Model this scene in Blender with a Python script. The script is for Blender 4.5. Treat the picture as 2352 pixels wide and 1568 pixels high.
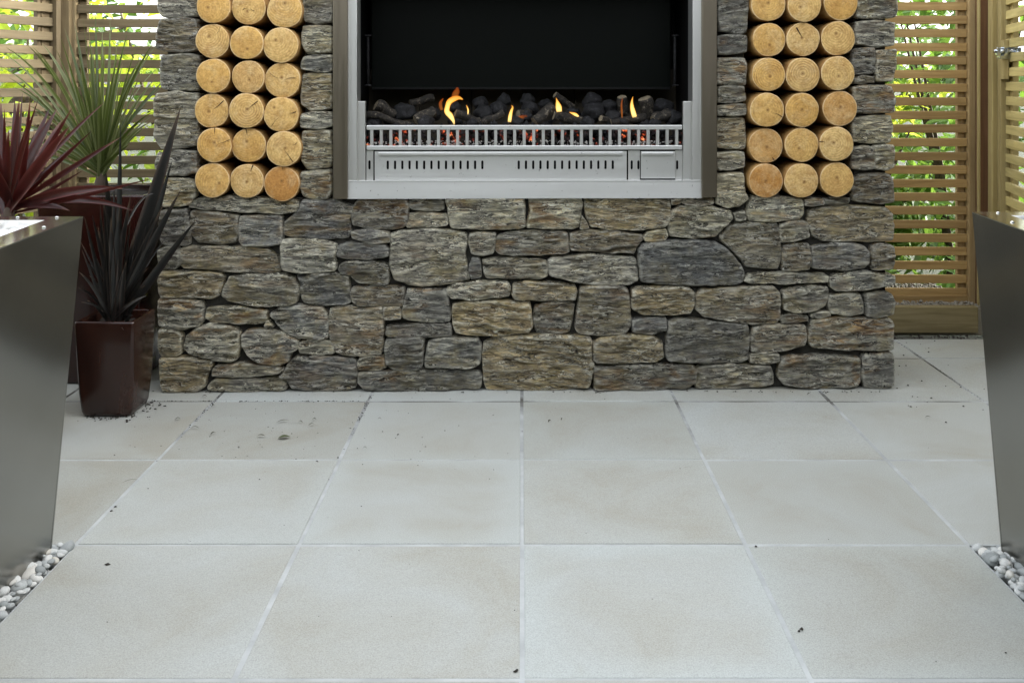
import bpy, bmesh, math, random
from mathutils import Vector, Matrix, noise
random.seed(7)
R = math.radians
for o in list(bpy.data.objects): bpy.data.objects.remove(o)
sc = bpy.context.scene
COL = sc.collection

# ------------------------------------------------------------------ camera
CAM_H = 1.24                      # eye height, metres
F, U0, V0 = 2278.0, 1199.0, 190.0  # focal length and vanishing point of the survey grid (2352 wide)
cam_d = bpy.data.cameras.new('camera'); cam = bpy.data.objects.new('camera', cam_d); COL.objects.link(cam)
cam.location = (0, 0, CAM_H); cam.rotation_euler = (R(90), 0, 0)
cam_d.sensor_width = 36; cam_d.lens = 36 * F / 2352
cam_d.shift_x = -(U0 - 1176) / 2352; cam_d.shift_y = -(784 - V0) / 2352
cam_d.clip_start = 0.05; cam_d.clip_end = 600
sc.camera = cam

# ------------------------------------------------------------------ sky, sun, exposure
SUN_EL, SUN_AZ = 20, 90           # sun over the added house on the gate side: the patio lies in its shade, the shrubs beyond the fence are lit
w = bpy.data.worlds.new('World'); sc.world = w; w.use_nodes = True
nt = w.node_tree; nt.nodes.clear()
sky = nt.nodes.new('ShaderNodeTexSky'); sky.sky_type = 'NISHITA'; sky.sun_disc = False
sky.sun_elevation = R(SUN_EL); sky.sun_rotation = R(SUN_AZ); sky.air_density = 1.0; sky.dust_density = 3.0
hs = nt.nodes.new('ShaderNodeHueSaturation'); hs.inputs['Saturation'].default_value = 0.2
bg = nt.nodes.new('ShaderNodeBackground'); bg.inputs['Strength'].default_value = 0.15
wo = nt.nodes.new('ShaderNodeOutputWorld')
nt.links.new(sky.outputs[0], hs.inputs['Color']); nt.links.new(hs.outputs[0], bg.inputs['Color'])
nt.links.new(bg.outputs[0], wo.inputs['Surface'])
sun_d = bpy.data.lights.new('sun', 'SUN'); sun_d.energy = 2.0; sun_d.angle = R(0.5); sun_d.color = (1, 0.96, 0.9)
sun = bpy.data.objects.new('sun', sun_d); COL.objects.link(sun)
az, el = R(SUN_AZ), R(SUN_EL)
sdir = Vector((math.sin(az) * math.cos(el), math.cos(az) * math.cos(el), math.sin(el)))
sun.rotation_euler = sdir.to_track_quat('Z', 'Y').to_euler(); sun.location = sdir * 20
vs = sc.view_settings; vs.view_transform = 'Standard'; vs.look = 'None'; vs.gamma = 1; vs.exposure = 2.95
try: vs.use_curve_mapping = False
except Exception: pass

# ------------------------------------------------------------------ helpers
def at(u, v, Y):                  # survey grid point at depth Y
    return Vector(((u - U0) / F * Y, Y, CAM_H - (v - V0) / F * Y))
def tag(o, label=None, cat=None, group=None, kind=None):
    if label: o['label'] = label
    if cat: o['category'] = cat
    if group: o['group'] = group
    if kind: o['kind'] = kind
    return o
def empty(name, loc=(0, 0, 0), rz=0):
    o = bpy.data.objects.new(name, None); COL.objects.link(o); o.location = loc; o.rotation_euler = (0, 0, rz)
    o.empty_display_size = 0.05
    return o
def mesh_obj(name, verts, faces, mats, parent=None, smooth=False, loc=None, rz=0, midx=None):
    me = bpy.data.meshes.new(name); me.from_pydata([tuple(p) for p in verts], [], faces); me.update()
    if not isinstance(mats, (list, tuple)): mats = [mats]
    for m in mats: me.materials.append(m)
    if smooth: me.polygons.foreach_set('use_smooth', [True] * len(me.polygons))
    if midx: me.polygons.foreach_set('material_index', midx)
    return link(name, me, parent, loc, rz)
def link(name, me, parent=None, loc=None, rz=0):
    o = bpy.data.objects.new(name, me); COL.objects.link(o)
    if parent: o.parent = parent
    if loc is not None: o.location = loc
    if rz: o.rotation_euler = (0, 0, rz)
    return o
class MB:
    """collects boxes and tubes into one mesh"""
    def __init__(s): s.v = []; s.f = []
    def add(s, vs, fs):
        n = len(s.v); s.v += [Vector(p) for p in vs]; s.f += [tuple(i + n for i in f) for f in fs]; return s
    def box(s, x0, x1, y0, y1, z0, z1, b=0.0):
        if b <= 0:
            vs = [(x, y, z) for z in (z0, z1) for y in (y0, y1) for x in (x0, x1)]
            return s.add(vs, [(0, 2, 3, 1), (4, 5, 7, 6), (0, 1, 5, 4), (2, 6, 7, 3), (0, 4, 6, 2), (1, 3, 7, 5)])
        bm = bmesh.new(); bmesh.ops.create_cube(bm, size=1)
        for q in bm.verts:
            q.co = Vector(((x0 + x1) / 2 + q.co.x * (x1 - x0), (y0 + y1) / 2 + q.co.y * (y1 - y0), (z0 + z1) / 2 + q.co.z * (z1 - z0)))
        bmesh.ops.bevel(bm, geom=bm.edges[:], offset=b, segments=2, affect='EDGES', profile=0.6)
        bm.verts.index_update()
        s.add([q.co.copy() for q in bm.verts], [tuple(q.index for q in f.verts) for f in bm.faces]); bm.free(); return s
    def tube(s, pts, rad, n=8, cap=True, flat=1.0):
        pts = [Vector(p) for p in pts]; rings = []
        if not isinstance(rad, (list, tuple)): rad = [rad] * len(pts)
        n0 = len(s.v)
        for i, p in enumerate(pts):
            d = (pts[min(i + 1, len(pts) - 1)] - pts[max(i - 1, 0)]).normalized()
            a = Vector((0, 1, 0)) if abs(d.y) < 0.9 else Vector((1, 0, 0))
            e1 = d.cross(a).normalized(); e2 = d.cross(e1).normalized()
            for k in range(n):
                t = 2 * math.pi * k / n
                s.v.append(p + (e1 * math.cos(t) + e2 * math.sin(t) * flat) * rad[i])
        for i in range(len(pts) - 1):
            for k in range(n):
                a = n0 + i * n + k; b = n0 + i * n + (k + 1) % n
                s.f.append((a, a + n, b + n, b))
        if cap:
            s.f.append(tuple(n0 + k for k in range(n))); m = n0 + (len(pts) - 1) * n
            s.f.append(tuple(m + n - 1 - k for k in range(n)))
        return s
    def build(s, name, mat, parent=None, smooth=False, loc=None, rz=0):
        return mesh_obj(name, s.v, s.f, mat, parent, smooth, loc, rz)

# ------------------------------------------------------------------ materials
class G:
    def __init__(s, name):
        s.m = bpy.data.materials.new(name); s.m.use_nodes = True; s.t = s.m.node_tree; s.t.nodes.clear()
        s.out = s.n('ShaderNodeOutputMaterial')
    def n(s, typ, ins=None, **kw):
        q = s.t.nodes.new(typ)
        for k, v in kw.items(): setattr(q, k, v)
        for k, v in (ins or {}).items(): s.set(q, k, v)
        return q
    def set(s, q, k, v):
        i = q.inputs[k]
        if isinstance(v, bpy.types.NodeSocket): s.t.links.new(v, i)
        elif isinstance(v, bpy.types.Node): s.t.links.new(v.outputs[0], i)
        else: i.default_value = v
    def obj(s, scale=(1, 1, 1), rnd=True, name='Object'):
        tc = s.n('ShaderNodeTexCoord'); mp = s.n('ShaderNodeMapping', {'Vector': tc.outputs[name], 'Scale': scale})
        if rnd:
            oi = s.n('ShaderNodeObjectInfo'); mu = s.n('ShaderNodeMath', {0: oi.outputs['Random'], 1: 37.0}, operation='MULTIPLY')
            cx = s.n('ShaderNodeCombineXYZ', {0: mu, 1: mu, 2: mu}); s.set(mp, 'Location', cx)
        return mp.outputs[0]
    def noise(s, vec, scale, detail=4, rough=0.6, dist=0.0):
        return s.n('ShaderNodeTexNoise', {'Vector': vec, 'Scale': scale, 'Detail': detail, 'Roughness': rough, 'Distortion': dist}).outputs[0]
    def ramp(s, fac, stops, interp='LINEAR'):
        q = s.n('ShaderNodeValToRGB', {'Fac': fac}); q.color_ramp.interpolation = interp
        e = q.color_ramp.elements
        while len(e) < len(stops): e.new(0.5)
        for el_, (p, c) in zip(e, stops):
            el_.position = p; el_.color = (*c, 1) if len(c) == 3 else c
        return q.outputs[0]
    def val(s, fac, a, b, lo=0.0, hi=1.0):
        return s.n('ShaderNodeMapRange', {0: fac, 1: a, 2: b, 3: lo, 4: hi}).outputs[0]
    def mix(s, fac, a, b, blend='MIX'):
        q = s.n('ShaderNodeMixRGB', blend_type=blend)
        s.set(q, 0, fac)
        for k, c in ((1, a), (2, b)):
            s.set(q, k, (*c, 1) if isinstance(c, tuple) and len(c) == 3 else c)
        return q.outputs[0]
    def math(s, op, a, b=0.0):
        return s.n('ShaderNodeMath', {0: a, 1: b}, operation=op).outputs[0]
    def bump(s, h, strength=0.5, dist=0.01, prev=None):
        ins = {'Height': h, 'Strength': strength, 'Distance': dist}
        if prev is not None: ins['Normal'] = prev
        return s.n('ShaderNodeBump', ins).outputs[0]
    def pbr(s, color, rough=0.6, metal=0.0, normal=None, spec=0.5, **kw):
        ins = {'Base Color': (*color, 1) if isinstance(color, tuple) and len(color) == 3 else color, 'Roughness': rough, 'Metallic': metal, 'Specular IOR Level': spec}
        if normal is not None: ins['Normal'] = normal
        for k, v in kw.items(): ins[k.replace('_', ' ')] = v
        p = s.n('ShaderNodeBsdfPrincipled', ins); s.t.links.new(p.outputs[0], s.out.inputs[0]); return s.m
    def rand(s): return s.n('ShaderNodeObjectInfo').outputs['Random']
    def attr(s, name): return s.n('ShaderNodeAttribute', attribute_type='OBJECT', attribute_name=name).outputs['Fac']

M = {}
def m_stone():
    g = G('schist_stone'); v = g.obj((1, 1, 1)); vs_ = g.obj((7, 7, 34)); vm = g.obj((5, 5, 14))
    r = g.rand()
    base = g.ramp(r, [(0.0, (0.33, 0.34, 0.325)), (0.3, (0.42, 0.385, 0.285)), (0.5, (0.315, 0.33, 0.335)), (0.7, (0.42, 0.35, 0.22)), (0.86, (0.28, 0.275, 0.24)), (1.0, (0.44, 0.42, 0.33))])
    big = g.noise(g.obj((6, 6, 17)), 1.0, 4, 0.65, 0.7)
    base = g.mix(1.0, base, g.ramp(big, [(0.3, (0.42, 0.42, 0.43)), (0.5, (0.95, 0.95, 0.95)), (0.7, (1.35, 1.33, 1.25))]), 'MULTIPLY')
    streak = g.noise(g.obj((17, 17, 85)), 1.0, 5, 0.68, 0.9)
    base = g.mix(1.0, base, g.ramp(streak, [(0.34, (0.30, 0.30, 0.31)), (0.5, (0.92, 0.92, 0.92)), (0.64, (1.55, 1.53, 1.45))]), 'MULTIPLY')  # streak contrast raised to stand in for light and shade on the relief
    rust = g.val(g.noise(vm, 1.1, 5, 0.6, 0.8), 0.49, 0.62)
    amt = g.math('MULTIPLY', rust, g.val(g.math('FRACT', g.math('MULTIPLY', r, 7.3)), 0.1, 0.9, 0.15, 0.85))
    base = g.mix(amt, base, g.mix(g.val(streak, 0.36, 0.64), (0.10, 0.048, 0.014), (0.46, 0.27, 0.09)))
    olive = g.val(g.noise(v, 9.0, 4, 0.6, 0.5), 0.48, 0.62)
    base = g.mix(g.math('MULTIPLY', olive, 0.5), base, g.mix(g.val(streak, 0.36, 0.64), (0.10, 0.08, 0.03), (0.52, 0.43, 0.20)))
    # lamination lines: split shade and ledge highlight painted into the colour
    lam = g.noise(g.obj((15, 15, 78)), 1.0, 4, 0.6, 1.1)
    zone = g.val(g.noise(g.obj((9, 9, 22)), 1.0, 3), 0.42, 0.56)
    lip_light = g.math('MULTIPLY', g.math('MULTIPLY', g.val(lam, 0.525, 0.545), g.val(lam, 0.60, 0.57)), zone)
    base = g.mix(g.math('MULTIPLY', lip_light, 0.9), base, (0.80, 0.79, 0.70))
    split_shade = g.math('MULTIPLY', g.math('MULTIPLY', g.val(lam, 0.455, 0.475), g.val(lam, 0.525, 0.51)), zone)
    base = g.mix(g.math('MULTIPLY', split_shade, 0.9), base, (0.018, 0.018, 0.017))
    edge_light = g.math('MULTIPLY', g.val(g.n('ShaderNodeNewGeometry').outputs['Pointiness'], 0.51, 0.56), g.val(g.noise(v, 40, 4, 0.7), 0.36, 0.56))  # pale rims painted in for light catching the stone edges
    base = g.mix(g.math('MULTIPLY', edge_light, 0.75), base, (0.72, 0.71, 0.62))
    base = g.mix(1.0, base, g.ramp(g.math('FRACT', g.math('MULTIPLY', r, 13.7)), [(0.0, (0.85, 0.85, 0.85)), (0.5, (1.24, 1.22, 1.17)), (1.0, (1.6, 1.56, 1.42))]), 'MULTIPLY')
    h = g.math('ADD', g.noise(g.obj((17, 17, 95)), 1.0, 6, 0.72, 1.0), g.math('ADD', g.math('MULTIPLY', g.noise(v, 90, 4, 0.6), 0.25), g.math('MULTIPLY', g.math('SUBTRACT', lip_light, split_shade), 0.35)))
    b = g.bump(h, 1.0, 0.05)
    return g.pbr(base, g.val(streak, 0.3, 0.7, 0.58, 0.34), normal=b, spec=0.5)
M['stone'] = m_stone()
def m_mortar():
    g = G('joint_shade_mortar'); v = g.obj((1, 1, 1), False)  # grey mortar, coloured dark to stand in for shadow in the joints
    c = g.ramp(g.noise(v, 14, 5), [(0.35, (0.022, 0.021, 0.018)), (0.75, (0.075, 0.072, 0.062))])
    return g.pbr(c, 0.9, normal=g.bump(g.noise(v, 90, 4), 0.6, 0.006), spec=0.2)
M['mortar'] = m_mortar()
def m_slab():
    g = G('concrete_paver'); v = g.obj((1, 1, 1)); r = g.rand()
    tc = g.n('ShaderNodeTexCoord'); sep = g.n('ShaderNodeSeparateXYZ', {0: tc.outputs['Object']})
    base = g.ramp(g.noise(v, 2.6, 5, 0.6, 0.6), [(0.26, (0.325, 0.315, 0.275)), (0.5, (0.365, 0.37, 0.35)), (0.74, (0.39, 0.406, 0.40))])
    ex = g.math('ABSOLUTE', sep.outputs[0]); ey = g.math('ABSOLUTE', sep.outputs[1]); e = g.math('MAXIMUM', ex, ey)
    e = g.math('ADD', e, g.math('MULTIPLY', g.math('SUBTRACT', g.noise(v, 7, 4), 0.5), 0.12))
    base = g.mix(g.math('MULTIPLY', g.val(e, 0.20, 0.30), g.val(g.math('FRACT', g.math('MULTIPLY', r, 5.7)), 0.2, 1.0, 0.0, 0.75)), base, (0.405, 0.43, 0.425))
    base = g.mix(1.0, base, g.ramp(r, [(0, (0.92, 0.91, 0.88)), (0.5, (1.0, 0.995, 0.98)), (1, (1.05, 1.06, 1.07))]), 'MULTIPLY')
    sp = g.noise(v, 320, 3, 0.7)
    base = g.mix(1.0, base, g.ramp(sp, [(0.3, (0.78, 0.78, 0.77)), (0.5, (1.0, 1.01, 0.985)), (0.72, (1.2, 1.21, 1.19))]), 'MULTIPLY')
    stain = g.val(g.noise(v, 5.5, 5, 0.7, 1.2), 0.62, 0.78)
    base = g.mix(g.math('MULTIPLY', stain, 0.16), base, (0.27, 0.235, 0.175))
    pit = g.val(g.noise(v, 120, 2, 0.5), 0.72, 0.76)
    base = g.mix(g.math('MULTIPLY', pit, 0.35), base, (0.2, 0.19, 0.17))
    h = g.math('ADD', g.noise(v, 190, 4, 0.7), g.math('MULTIPLY', g.noise(v, 18, 4), 0.8))
    return g.pbr(base, 0.72, normal=g.bump(h, 0.28, 0.004), spec=0.35)
M['slab'] = m_slab()
def m_joint():
    g = G('grout_joint'); v = g.obj((1, 1, 1), False)
    c = g.ramp(g.noise(v, 9, 5), [(0.35, (0.34, 0.355, 0.35)), (0.65, (0.455, 0.475, 0.468))])
    sep = g.n('ShaderNodeSeparateXYZ', {0: g.n('ShaderNodeTexCoord').outputs['Object']})
    dirt = g.math('MULTIPLY', g.val(sep.outputs[1], 3.2, 3.95), g.val(g.noise(v, 3.2, 4), 0.42, 0.6))
    c = g.mix(dirt, c, (0.07, 0.065, 0.055))
    return g.pbr(c, 0.85, normal=g.bump(g.noise(v, 160, 3), 0.4, 0.003))
M['joint'] = m_joint()
def m_wood(name, c0, c1, c2, axis, rough=0.7):
    g = G(name); s = [42, 42, 42]; s[axis] = 2.2; v = g.obj(tuple(s))
    n = g.noise(v, 1.0, 5, 0.6, 1.0)
    c = g.ramp(n, [(0.25, c0), (0.5, c1), (0.78, c2)])
    c = g.mix(1.0, c, g.ramp(g.rand(), [(0, (0.82, 0.82, 0.82)), (0.5, (1, 0.99, 0.97)), (1, (1.18, 1.16, 1.1))]), 'MULTIPLY')
    big = g.noise(g.obj((2, 2, 2)), 2.0, 4)
    c = g.mix(g.val(big, 0.5, 0.75, 0, 0.5), c, c0)
    return g.pbr(c, rough, normal=g.bump(n, 0.25, 0.003), spec=0.3)
M['slat_l'] = m_wood('weathered_slat', (0.105, 0.082, 0.044), (0.162, 0.127, 0.072), (0.218, 0.172, 0.102), 0)
M['slat_r'] = m_wood('cedar_slat', (0.265, 0.165, 0.065), (0.397, 0.262, 0.108), (0.512, 0.362, 0.163), 0)
M['slat_g'] = m_wood('gate_slat', (0.330, 0.263, 0.101), (0.484, 0.394, 0.163), (0.618, 0.515, 0.225), 0)
M['post_l'] = m_wood('weathered_post', (0.114, 0.084, 0.047), (0.167, 0.127, 0.070), (0.213, 0.165, 0.096), 2)
M['post_r'] = m_wood('cedar_post', (0.246, 0.166, 0.075), (0.341, 0.241, 0.115), (0.420, 0.310, 0.164), 2)
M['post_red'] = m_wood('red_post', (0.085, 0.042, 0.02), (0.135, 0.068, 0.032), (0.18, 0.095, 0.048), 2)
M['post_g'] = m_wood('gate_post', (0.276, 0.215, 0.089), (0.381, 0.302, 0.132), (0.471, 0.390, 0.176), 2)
M['sill'] = m_wood('sill_board', (0.156, 0.124, 0.058), (0.240, 0.195, 0.101), (0.312, 0.260, 0.150), 0)
def m_log_end():
    g = G('sawn_log_end'); tc = g.n('ShaderNodeTexCoord'); sep = g.n('ShaderNodeSeparateXYZ', {0: tc.outputs['Object']})
    x = g.math('SUBTRACT', sep.outputs[0], g.attr('pith_x')); z = g.math('SUBTRACT', sep.outputs[2], g.attr('pith_z'))
    v = g.obj((1, 1, 1))
    wob = g.math('MULTIPLY', g.math('SUBTRACT', g.noise(v, 16, 3), 0.5), 0.014)
    r2 = g.math('SQRT', g.math('ADD', g.math('MULTIPLY', x, x), g.math('MULTIPLY', z, z))); rr = g.math('ADD', r2, wob)
    ring = g.math('FRACT', g.math('MULTIPLY', rr, 105.0))
    ring = g.math('MULTIPLY', g.val(ring, 0.35, 1.0), g.val(g.noise(v, 12, 3), 0.3, 0.7))
    tone = g.ramp(g.attr('tone'), [(0, (0.50, 0.275, 0.065)), (0.35, (0.58, 0.355, 0.105)), (0.7, (0.62, 0.43, 0.17)), (1, (0.44, 0.215, 0.055))])
    c = g.mix(g.math('MINIMUM', g.math('MULTIPLY', g.math('MULTIPLY', ring, g.attr('ring')), 1.5), 0.85), tone, (0.22, 0.10, 0.025))
    blot = g.val(g.noise(v, 22, 5, 0.65, 0.6), 0.42, 0.7)
    c = g.mix(g.math('MULTIPLY', blot, 0.6), c, (0.33, 0.165, 0.04))
    pale = g.val(g.noise(v, 14, 5, 0.65, 0.5), 0.5, 0.66)
    c = g.mix(g.math('MULTIPLY', pale, 0.35), c, (0.62, 0.48, 0.26))
    # torn saw fibres
    sv = g.n('ShaderNodeMapping', {'Vector': v, 'Rotation': (0, 0.9, 0), 'Scale': (70, 30, 190)}).outputs[0]
    fib = g.val(g.noise(sv, 1.0, 3, 0.6, 1.2), 0.55, 0.72)
    tornv = g.math('ADD', g.math('MULTIPLY', g.attr('torn'), 0.75), 0.25)
    fibm = g.math('MULTIPLY', g.math('MULTIPLY', fib, tornv), g.val(g.noise(v, 14, 3), 0.38, 0.6))
    c = g.mix(fibm, c, (0.26, 0.115, 0.03))
    c = g.mix(g.math('MULTIPLY', g.math('MULTIPLY', tornv, 0.6), g.val(g.noise(sv, 1.3, 3), 0.62, 0.72)), c, (0.72, 0.6, 0.36))
    c = g.mix(1.0, c, g.ramp(g.noise(v, 95, 4, 0.7), [(0.32, (0.74, 0.68, 0.6)), (0.5, (1, 1, 1)), (0.68, (1.18, 1.2, 1.25))]), 'MULTIPLY')
    pith = g.math('ADD', g.val(r2, 0.003, 0.0055, 0.85, 0.0), g.math('MULTIPLY', g.val(g.math('ABSOLUTE', g.math('SUBTRACT', r2, 0.0062)), 0.0, 0.0014, 1, 0), 0.6))
    c = g.mix(pith, c, (0.17, 0.075, 0.02))
    rim = g.math('SQRT', g.math('ADD', g.math('MULTIPLY', sep.outputs[0], sep.outputs[0]), g.math('MULTIPLY', sep.outputs[2], sep.outputs[2])))
    c = g.mix(g.math('MULTIPLY', g.val(rim, 0.0635, 0.0675), 0.55), c, (0.74, 0.62, 0.40))
    h = g.math('ADD', g.math('MULTIPLY', ring, 0.4), g.math('ADD', g.math('MULTIPLY', fibm, -2.0), g.noise(v, 120, 4)))
    return g.pbr(c, 0.68, normal=g.bump(h, 0.35, 0.003), spec=0.3)
M['log_end'] = m_log_end()
def m_log_side():
    g = G('peeled_log_side'); v = g.obj((30, 3, 30))
    n = g.noise(v, 1.0, 5, 0.6, 0.5)
    c = g.ramp(n, [(0.3, (0.22, 0.115, 0.035)), (0.6, (0.38, 0.225, 0.08)), (0.8, (0.46, 0.31, 0.14))])
    return g.pbr(c, 0.65, normal=g.bump(n, 0.3, 0.003), spec=0.3)
M['log_side'] = m_log_side()
M['crack'] = G('split_wood').pbr((0.035, 0.016, 0.006), 0.9)
def m_steel(name, col, rough, axis=0, spread=0.12, dirt=0.0, bmp=0.1):
    g = G(name); s = [260, 260, 260]; s[axis] = 2.0; v = g.obj(tuple(s)); n = g.noise(v, 1.0, 3, 0.6)
    big = g.noise(g.obj((1, 1, 1)), 3.0, 4, 0.6)
    c = g.mix(g.val(big, 0.35, 0.7, 0, 0.35), col, tuple(q * 0.78 for q in col))
    if dirt: c = g.mix(g.math('MULTIPLY', g.val(g.noise(g.obj((1, 1, 1)), 60, 3), 0.68, 0.76), dirt), c, (0.06, 0.05, 0.045))
    return g.pbr(c, g.math('ADD', g.val(n, 0.3, 0.7, rough - spread / 2, rough + spread / 2), g.math('MULTIPLY', g.math('SUBTRACT', big, 0.5), 0.15)), 1.0, normal=g.bump(n, bmp, 0.001))
M['steel'] = m_steel('brushed_steel', (0.66, 0.665, 0.65), 0.46, 0, dirt=0.6)
M['steel_v'] = m_steel('brushed_steel_upright', (0.62, 0.62, 0.60), 0.44, 2)
M['steel_dark'] = m_steel('reflect_dark_steel_upright', (0.22, 0.19, 0.145), 0.36, 2)  # same steel, darkened to stand in for dark reflections on the flanges
def m_planter():
    g = G('planter_steel'); v = g.obj((1, 1, 1)); sm = g.noise(v, 2.2, 3, 0.5, 0.3)
    return g.pbr(g.ramp(sm, [(0.3, (0.275, 0.27, 0.25)), (0.7, (0.345, 0.34, 0.315))]), g.val(sm, 0.3, 0.7, 0.21, 0.27), 1.0)
M['steel_pl'] = m_planter()
M['steel_lip'] = m_steel('polished_planter_lip', (0.72, 0.72, 0.68), 0.11, 0, 0.06)
M['chrome'] = G('galvanised_latch').pbr((0.62, 0.66, 0.7), 0.18, 1.0)
M['black'] = G('firebox_black').pbr((0.004, 0.004, 0.004), 0.6, spec=0.15)
M['black_gloss'] = G('hood_black').pbr((0.003, 0.004, 0.0034), 0.35, spec=0.09)
def m_fireback():
    g = G('sooty_fireback'); v = g.obj((1, 1, 1), False)
    c = g.ramp(g.noise(v, 8, 5), [(0.3, (0.03, 0.025, 0.016)), (0.7, (0.075, 0.06, 0.038))])
    return g.pbr(c, 0.8)
M['fireback'] = m_fireback()
def m_coal(name, a, b, c_, hot=0.0):
    g = G(name); v = g.obj((1, 1, 1)); n = g.noise(v, 60, 6, 0.75, 0.8)
    col = g.ramp(n, [(0.35, a), (0.55, b), (0.70, c_)])
    bmp = g.bump(g.math('ADD', n, g.math('MULTIPLY', g.noise(v, 150, 4), 0.4)), 0.8, 0.006)
    return g.pbr(col, 0.75, normal=bmp, spec=0.35)
M['coal'] = m_coal('coal', (0.003, 0.003, 0.003), (0.009, 0.009, 0.010), (0.05, 0.05, 0.055))
M['char_log'] = m_coal('charred_log', (0.004, 0.004, 0.004), (0.022, 0.018, 0.013), (0.24, 0.205, 0.155))
M['char_end'] = m_coal('charred_log_cut', (0.10, 0.08, 0.05), (0.2, 0.165, 0.11), (0.3, 0.26, 0.18))
M['ash'] = G('white_ash').pbr((0.62, 0.6, 0.57), 0.9)
def m_glow():
    g = G('glowing_ember'); n = g.math('MULTIPLY', g.noise(g.obj((1, 1, 1), False), 42, 4, 0.6), g.val(g.noise(g.obj((1, 1, 1), False), 9, 3), 0.42, 0.62, 0.72, 1.12))
    col = g.ramp(n, [(0.40, (0.02, 0.018, 0.018)), (0.52, (0.55, 0.035, 0.012)), (0.62, (1, 0.14, 0.03)), (0.72, (1, 0.45, 0.2))])
    p = g.n('ShaderNodeBsdfPrincipled', {'Base Color': (0.03, 0.025, 0.025, 1), 'Roughness': 0.9, 'Emission Color': col, 'Emission Strength': g.val(n, 0.5, 0.68, 0.0, 0.15)})
    g.t.links.new(p.outputs[0], g.out.inputs[0]); return g.m
M['glow'] = m_glow()
def m_flame(name, lo, mid, hi, strength, thin=0.0):
    g = G(name); tc = g.n('ShaderNodeTexCoord'); sep = g.n('ShaderNodeSeparateXYZ', {0: tc.outputs['Generated']})
    lw = g.n('ShaderNodeLayerWeight', {'Blend': 0.45}).outputs['Facing']
    f = g.math('ADD', g.math('MULTIPLY', sep.outputs[2], 0.5), g.math('MULTIPLY', lw, 0.75))
    c = g.ramp(f, [(0.15, lo), (0.55, mid), (0.95, hi)])
    e = g.n('ShaderNodeEmission', {'Color': c, 'Strength': strength}); t = g.n('ShaderNodeBsdfTransparent')
    fade = g.math('MAXIMUM', g.val(lw, 0.05, 0.78, thin, 1.0), g.math('MAXIMUM', g.val(sep.outputs[2], 0.62, 1.0, 0.0, 0.75), g.val(sep.outputs[2], 0.22, 0.0, 0.0, 0.8)))
    mx = g.n('ShaderNodeMixShader', {0: fade, 1: e, 2: t})
    g.t.links.new(mx.outputs[0], g.out.inputs[0]); return g.m
M['flame'] = m_flame('flame', (1, 0.70, 0.24), (1, 0.42, 0.045), (1, 0.14, 0.006), 0.22)
M['flame_dim'] = m_flame('faint_flame', (1, 0.3, 0.05), (0.9, 0.16, 0.02), (0.6, 0.05, 0.0), 0.06, 0.6)
def m_glaze(name, a, b):
    g = G(name); v = g.obj((1, 1, 0.35)); n = g.noise(v, 9, 5, 0.6, 0.8)
    return g.pbr(g.ramp(n, [(0.3, a), (0.7, b)]), g.val(n, 0.3, 0.7, 0.16, 0.30), normal=g.bump(g.noise(v, 25, 3), 0.08, 0.004), spec=0.5)
M['pot_small'] = m_glaze('oxblood_glaze', (0.014, 0.0055, 0.004), (0.034, 0.012, 0.007))
M['pot_big'] = m_glaze('deep_red_glaze', (0.014, 0.003, 0.002), (0.03, 0.006, 0.004))
def m_soil():
    g = G('potting_soil'); v = g.obj((1, 1, 1)); n = g.noise(v, 60, 5, 0.7)
    return g.pbr(g.ramp(n, [(0.3, (0.012, 0.01, 0.007)), (0.7, (0.05, 0.042, 0.032))]), 0.95, normal=g.bump(n, 1.0, 0.015))
M['soil'] = m_soil()
def m_leaf(name, stops, trans, rough=0.4, tfac=0.3, spec=0.5, edge=None, tip=None):
    g = G(name); r = g.rand(); n = g.noise(g.obj((1, 1, 1)), 14, 4)
    geo = g.n('ShaderNodeNewGeometry')
    f = g.math('ADD', g.math('MULTIPLY', r, 0.6), g.math('MULTIPLY', n, 0.4))
    f = g.math('ADD', g.math('MULTIPLY', f, 0.55), g.math('MULTIPLY', geo.outputs['Random Per Island'], 0.45))
    c = g.ramp(f, stops)
    if edge or tip:
        at_ = g.n('ShaderNodeAttribute', attribute_type='GEOMETRY', attribute_name='along').outputs['Fac']; ac = g.n('ShaderNodeAttribute', attribute_type='GEOMETRY', attribute_name='across').outputs['Fac']
        if edge: c = g.mix(g.math('MULTIPLY', g.val(ac, 0.55, 0.95), g.val(r, 0.2, 0.8, 0.2, 0.9)), c, edge)
        if tip: c = g.mix(g.math('MULTIPLY', g.val(at_, 0.82, 0.97), g.val(g.math('FRACT', g.math('MULTIPLY', r, 9.1)), 0.3, 0.8)), c, tip)
    p = g.n('ShaderNodeBsdfPrincipled', {'Base Color': c, 'Roughness': rough, 'Specular IOR Level': spec})
    tr = g.n('ShaderNodeBsdfTranslucent', {'Color': (*trans, 1)})
    mx = g.n('ShaderNodeMixShader', {0: tfac, 1: p.outputs[0], 2: tr.outputs[0]})
    g.t.links.new(mx.outputs[0], g.out.inputs[0]); return g.m
M['leaf_green'] = m_leaf('sword_leaf_green', [(0.25, (0.022, 0.042, 0.007)), (0.5, (0.06, 0.085, 0.018)), (0.75, (0.19, 0.21, 0.09))], (0.15, 0.19, 0.03), 0.3, 0.3, edge=(0.34, 0.36, 0.17), tip=(0.28, 0.19, 0.09))
M['leaf_red'] = m_leaf('sword_leaf_red', [(0.2, (0.016, 0.004, 0.004)), (0.5, (0.035, 0.008, 0.007)), (0.8, (0.07, 0.02, 0.018))], (0.10, 0.012, 0.008), 0.3, 0.3, edge=(0.16, 0.05, 0.045), tip=(0.2, 0.1, 0.06))
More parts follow.
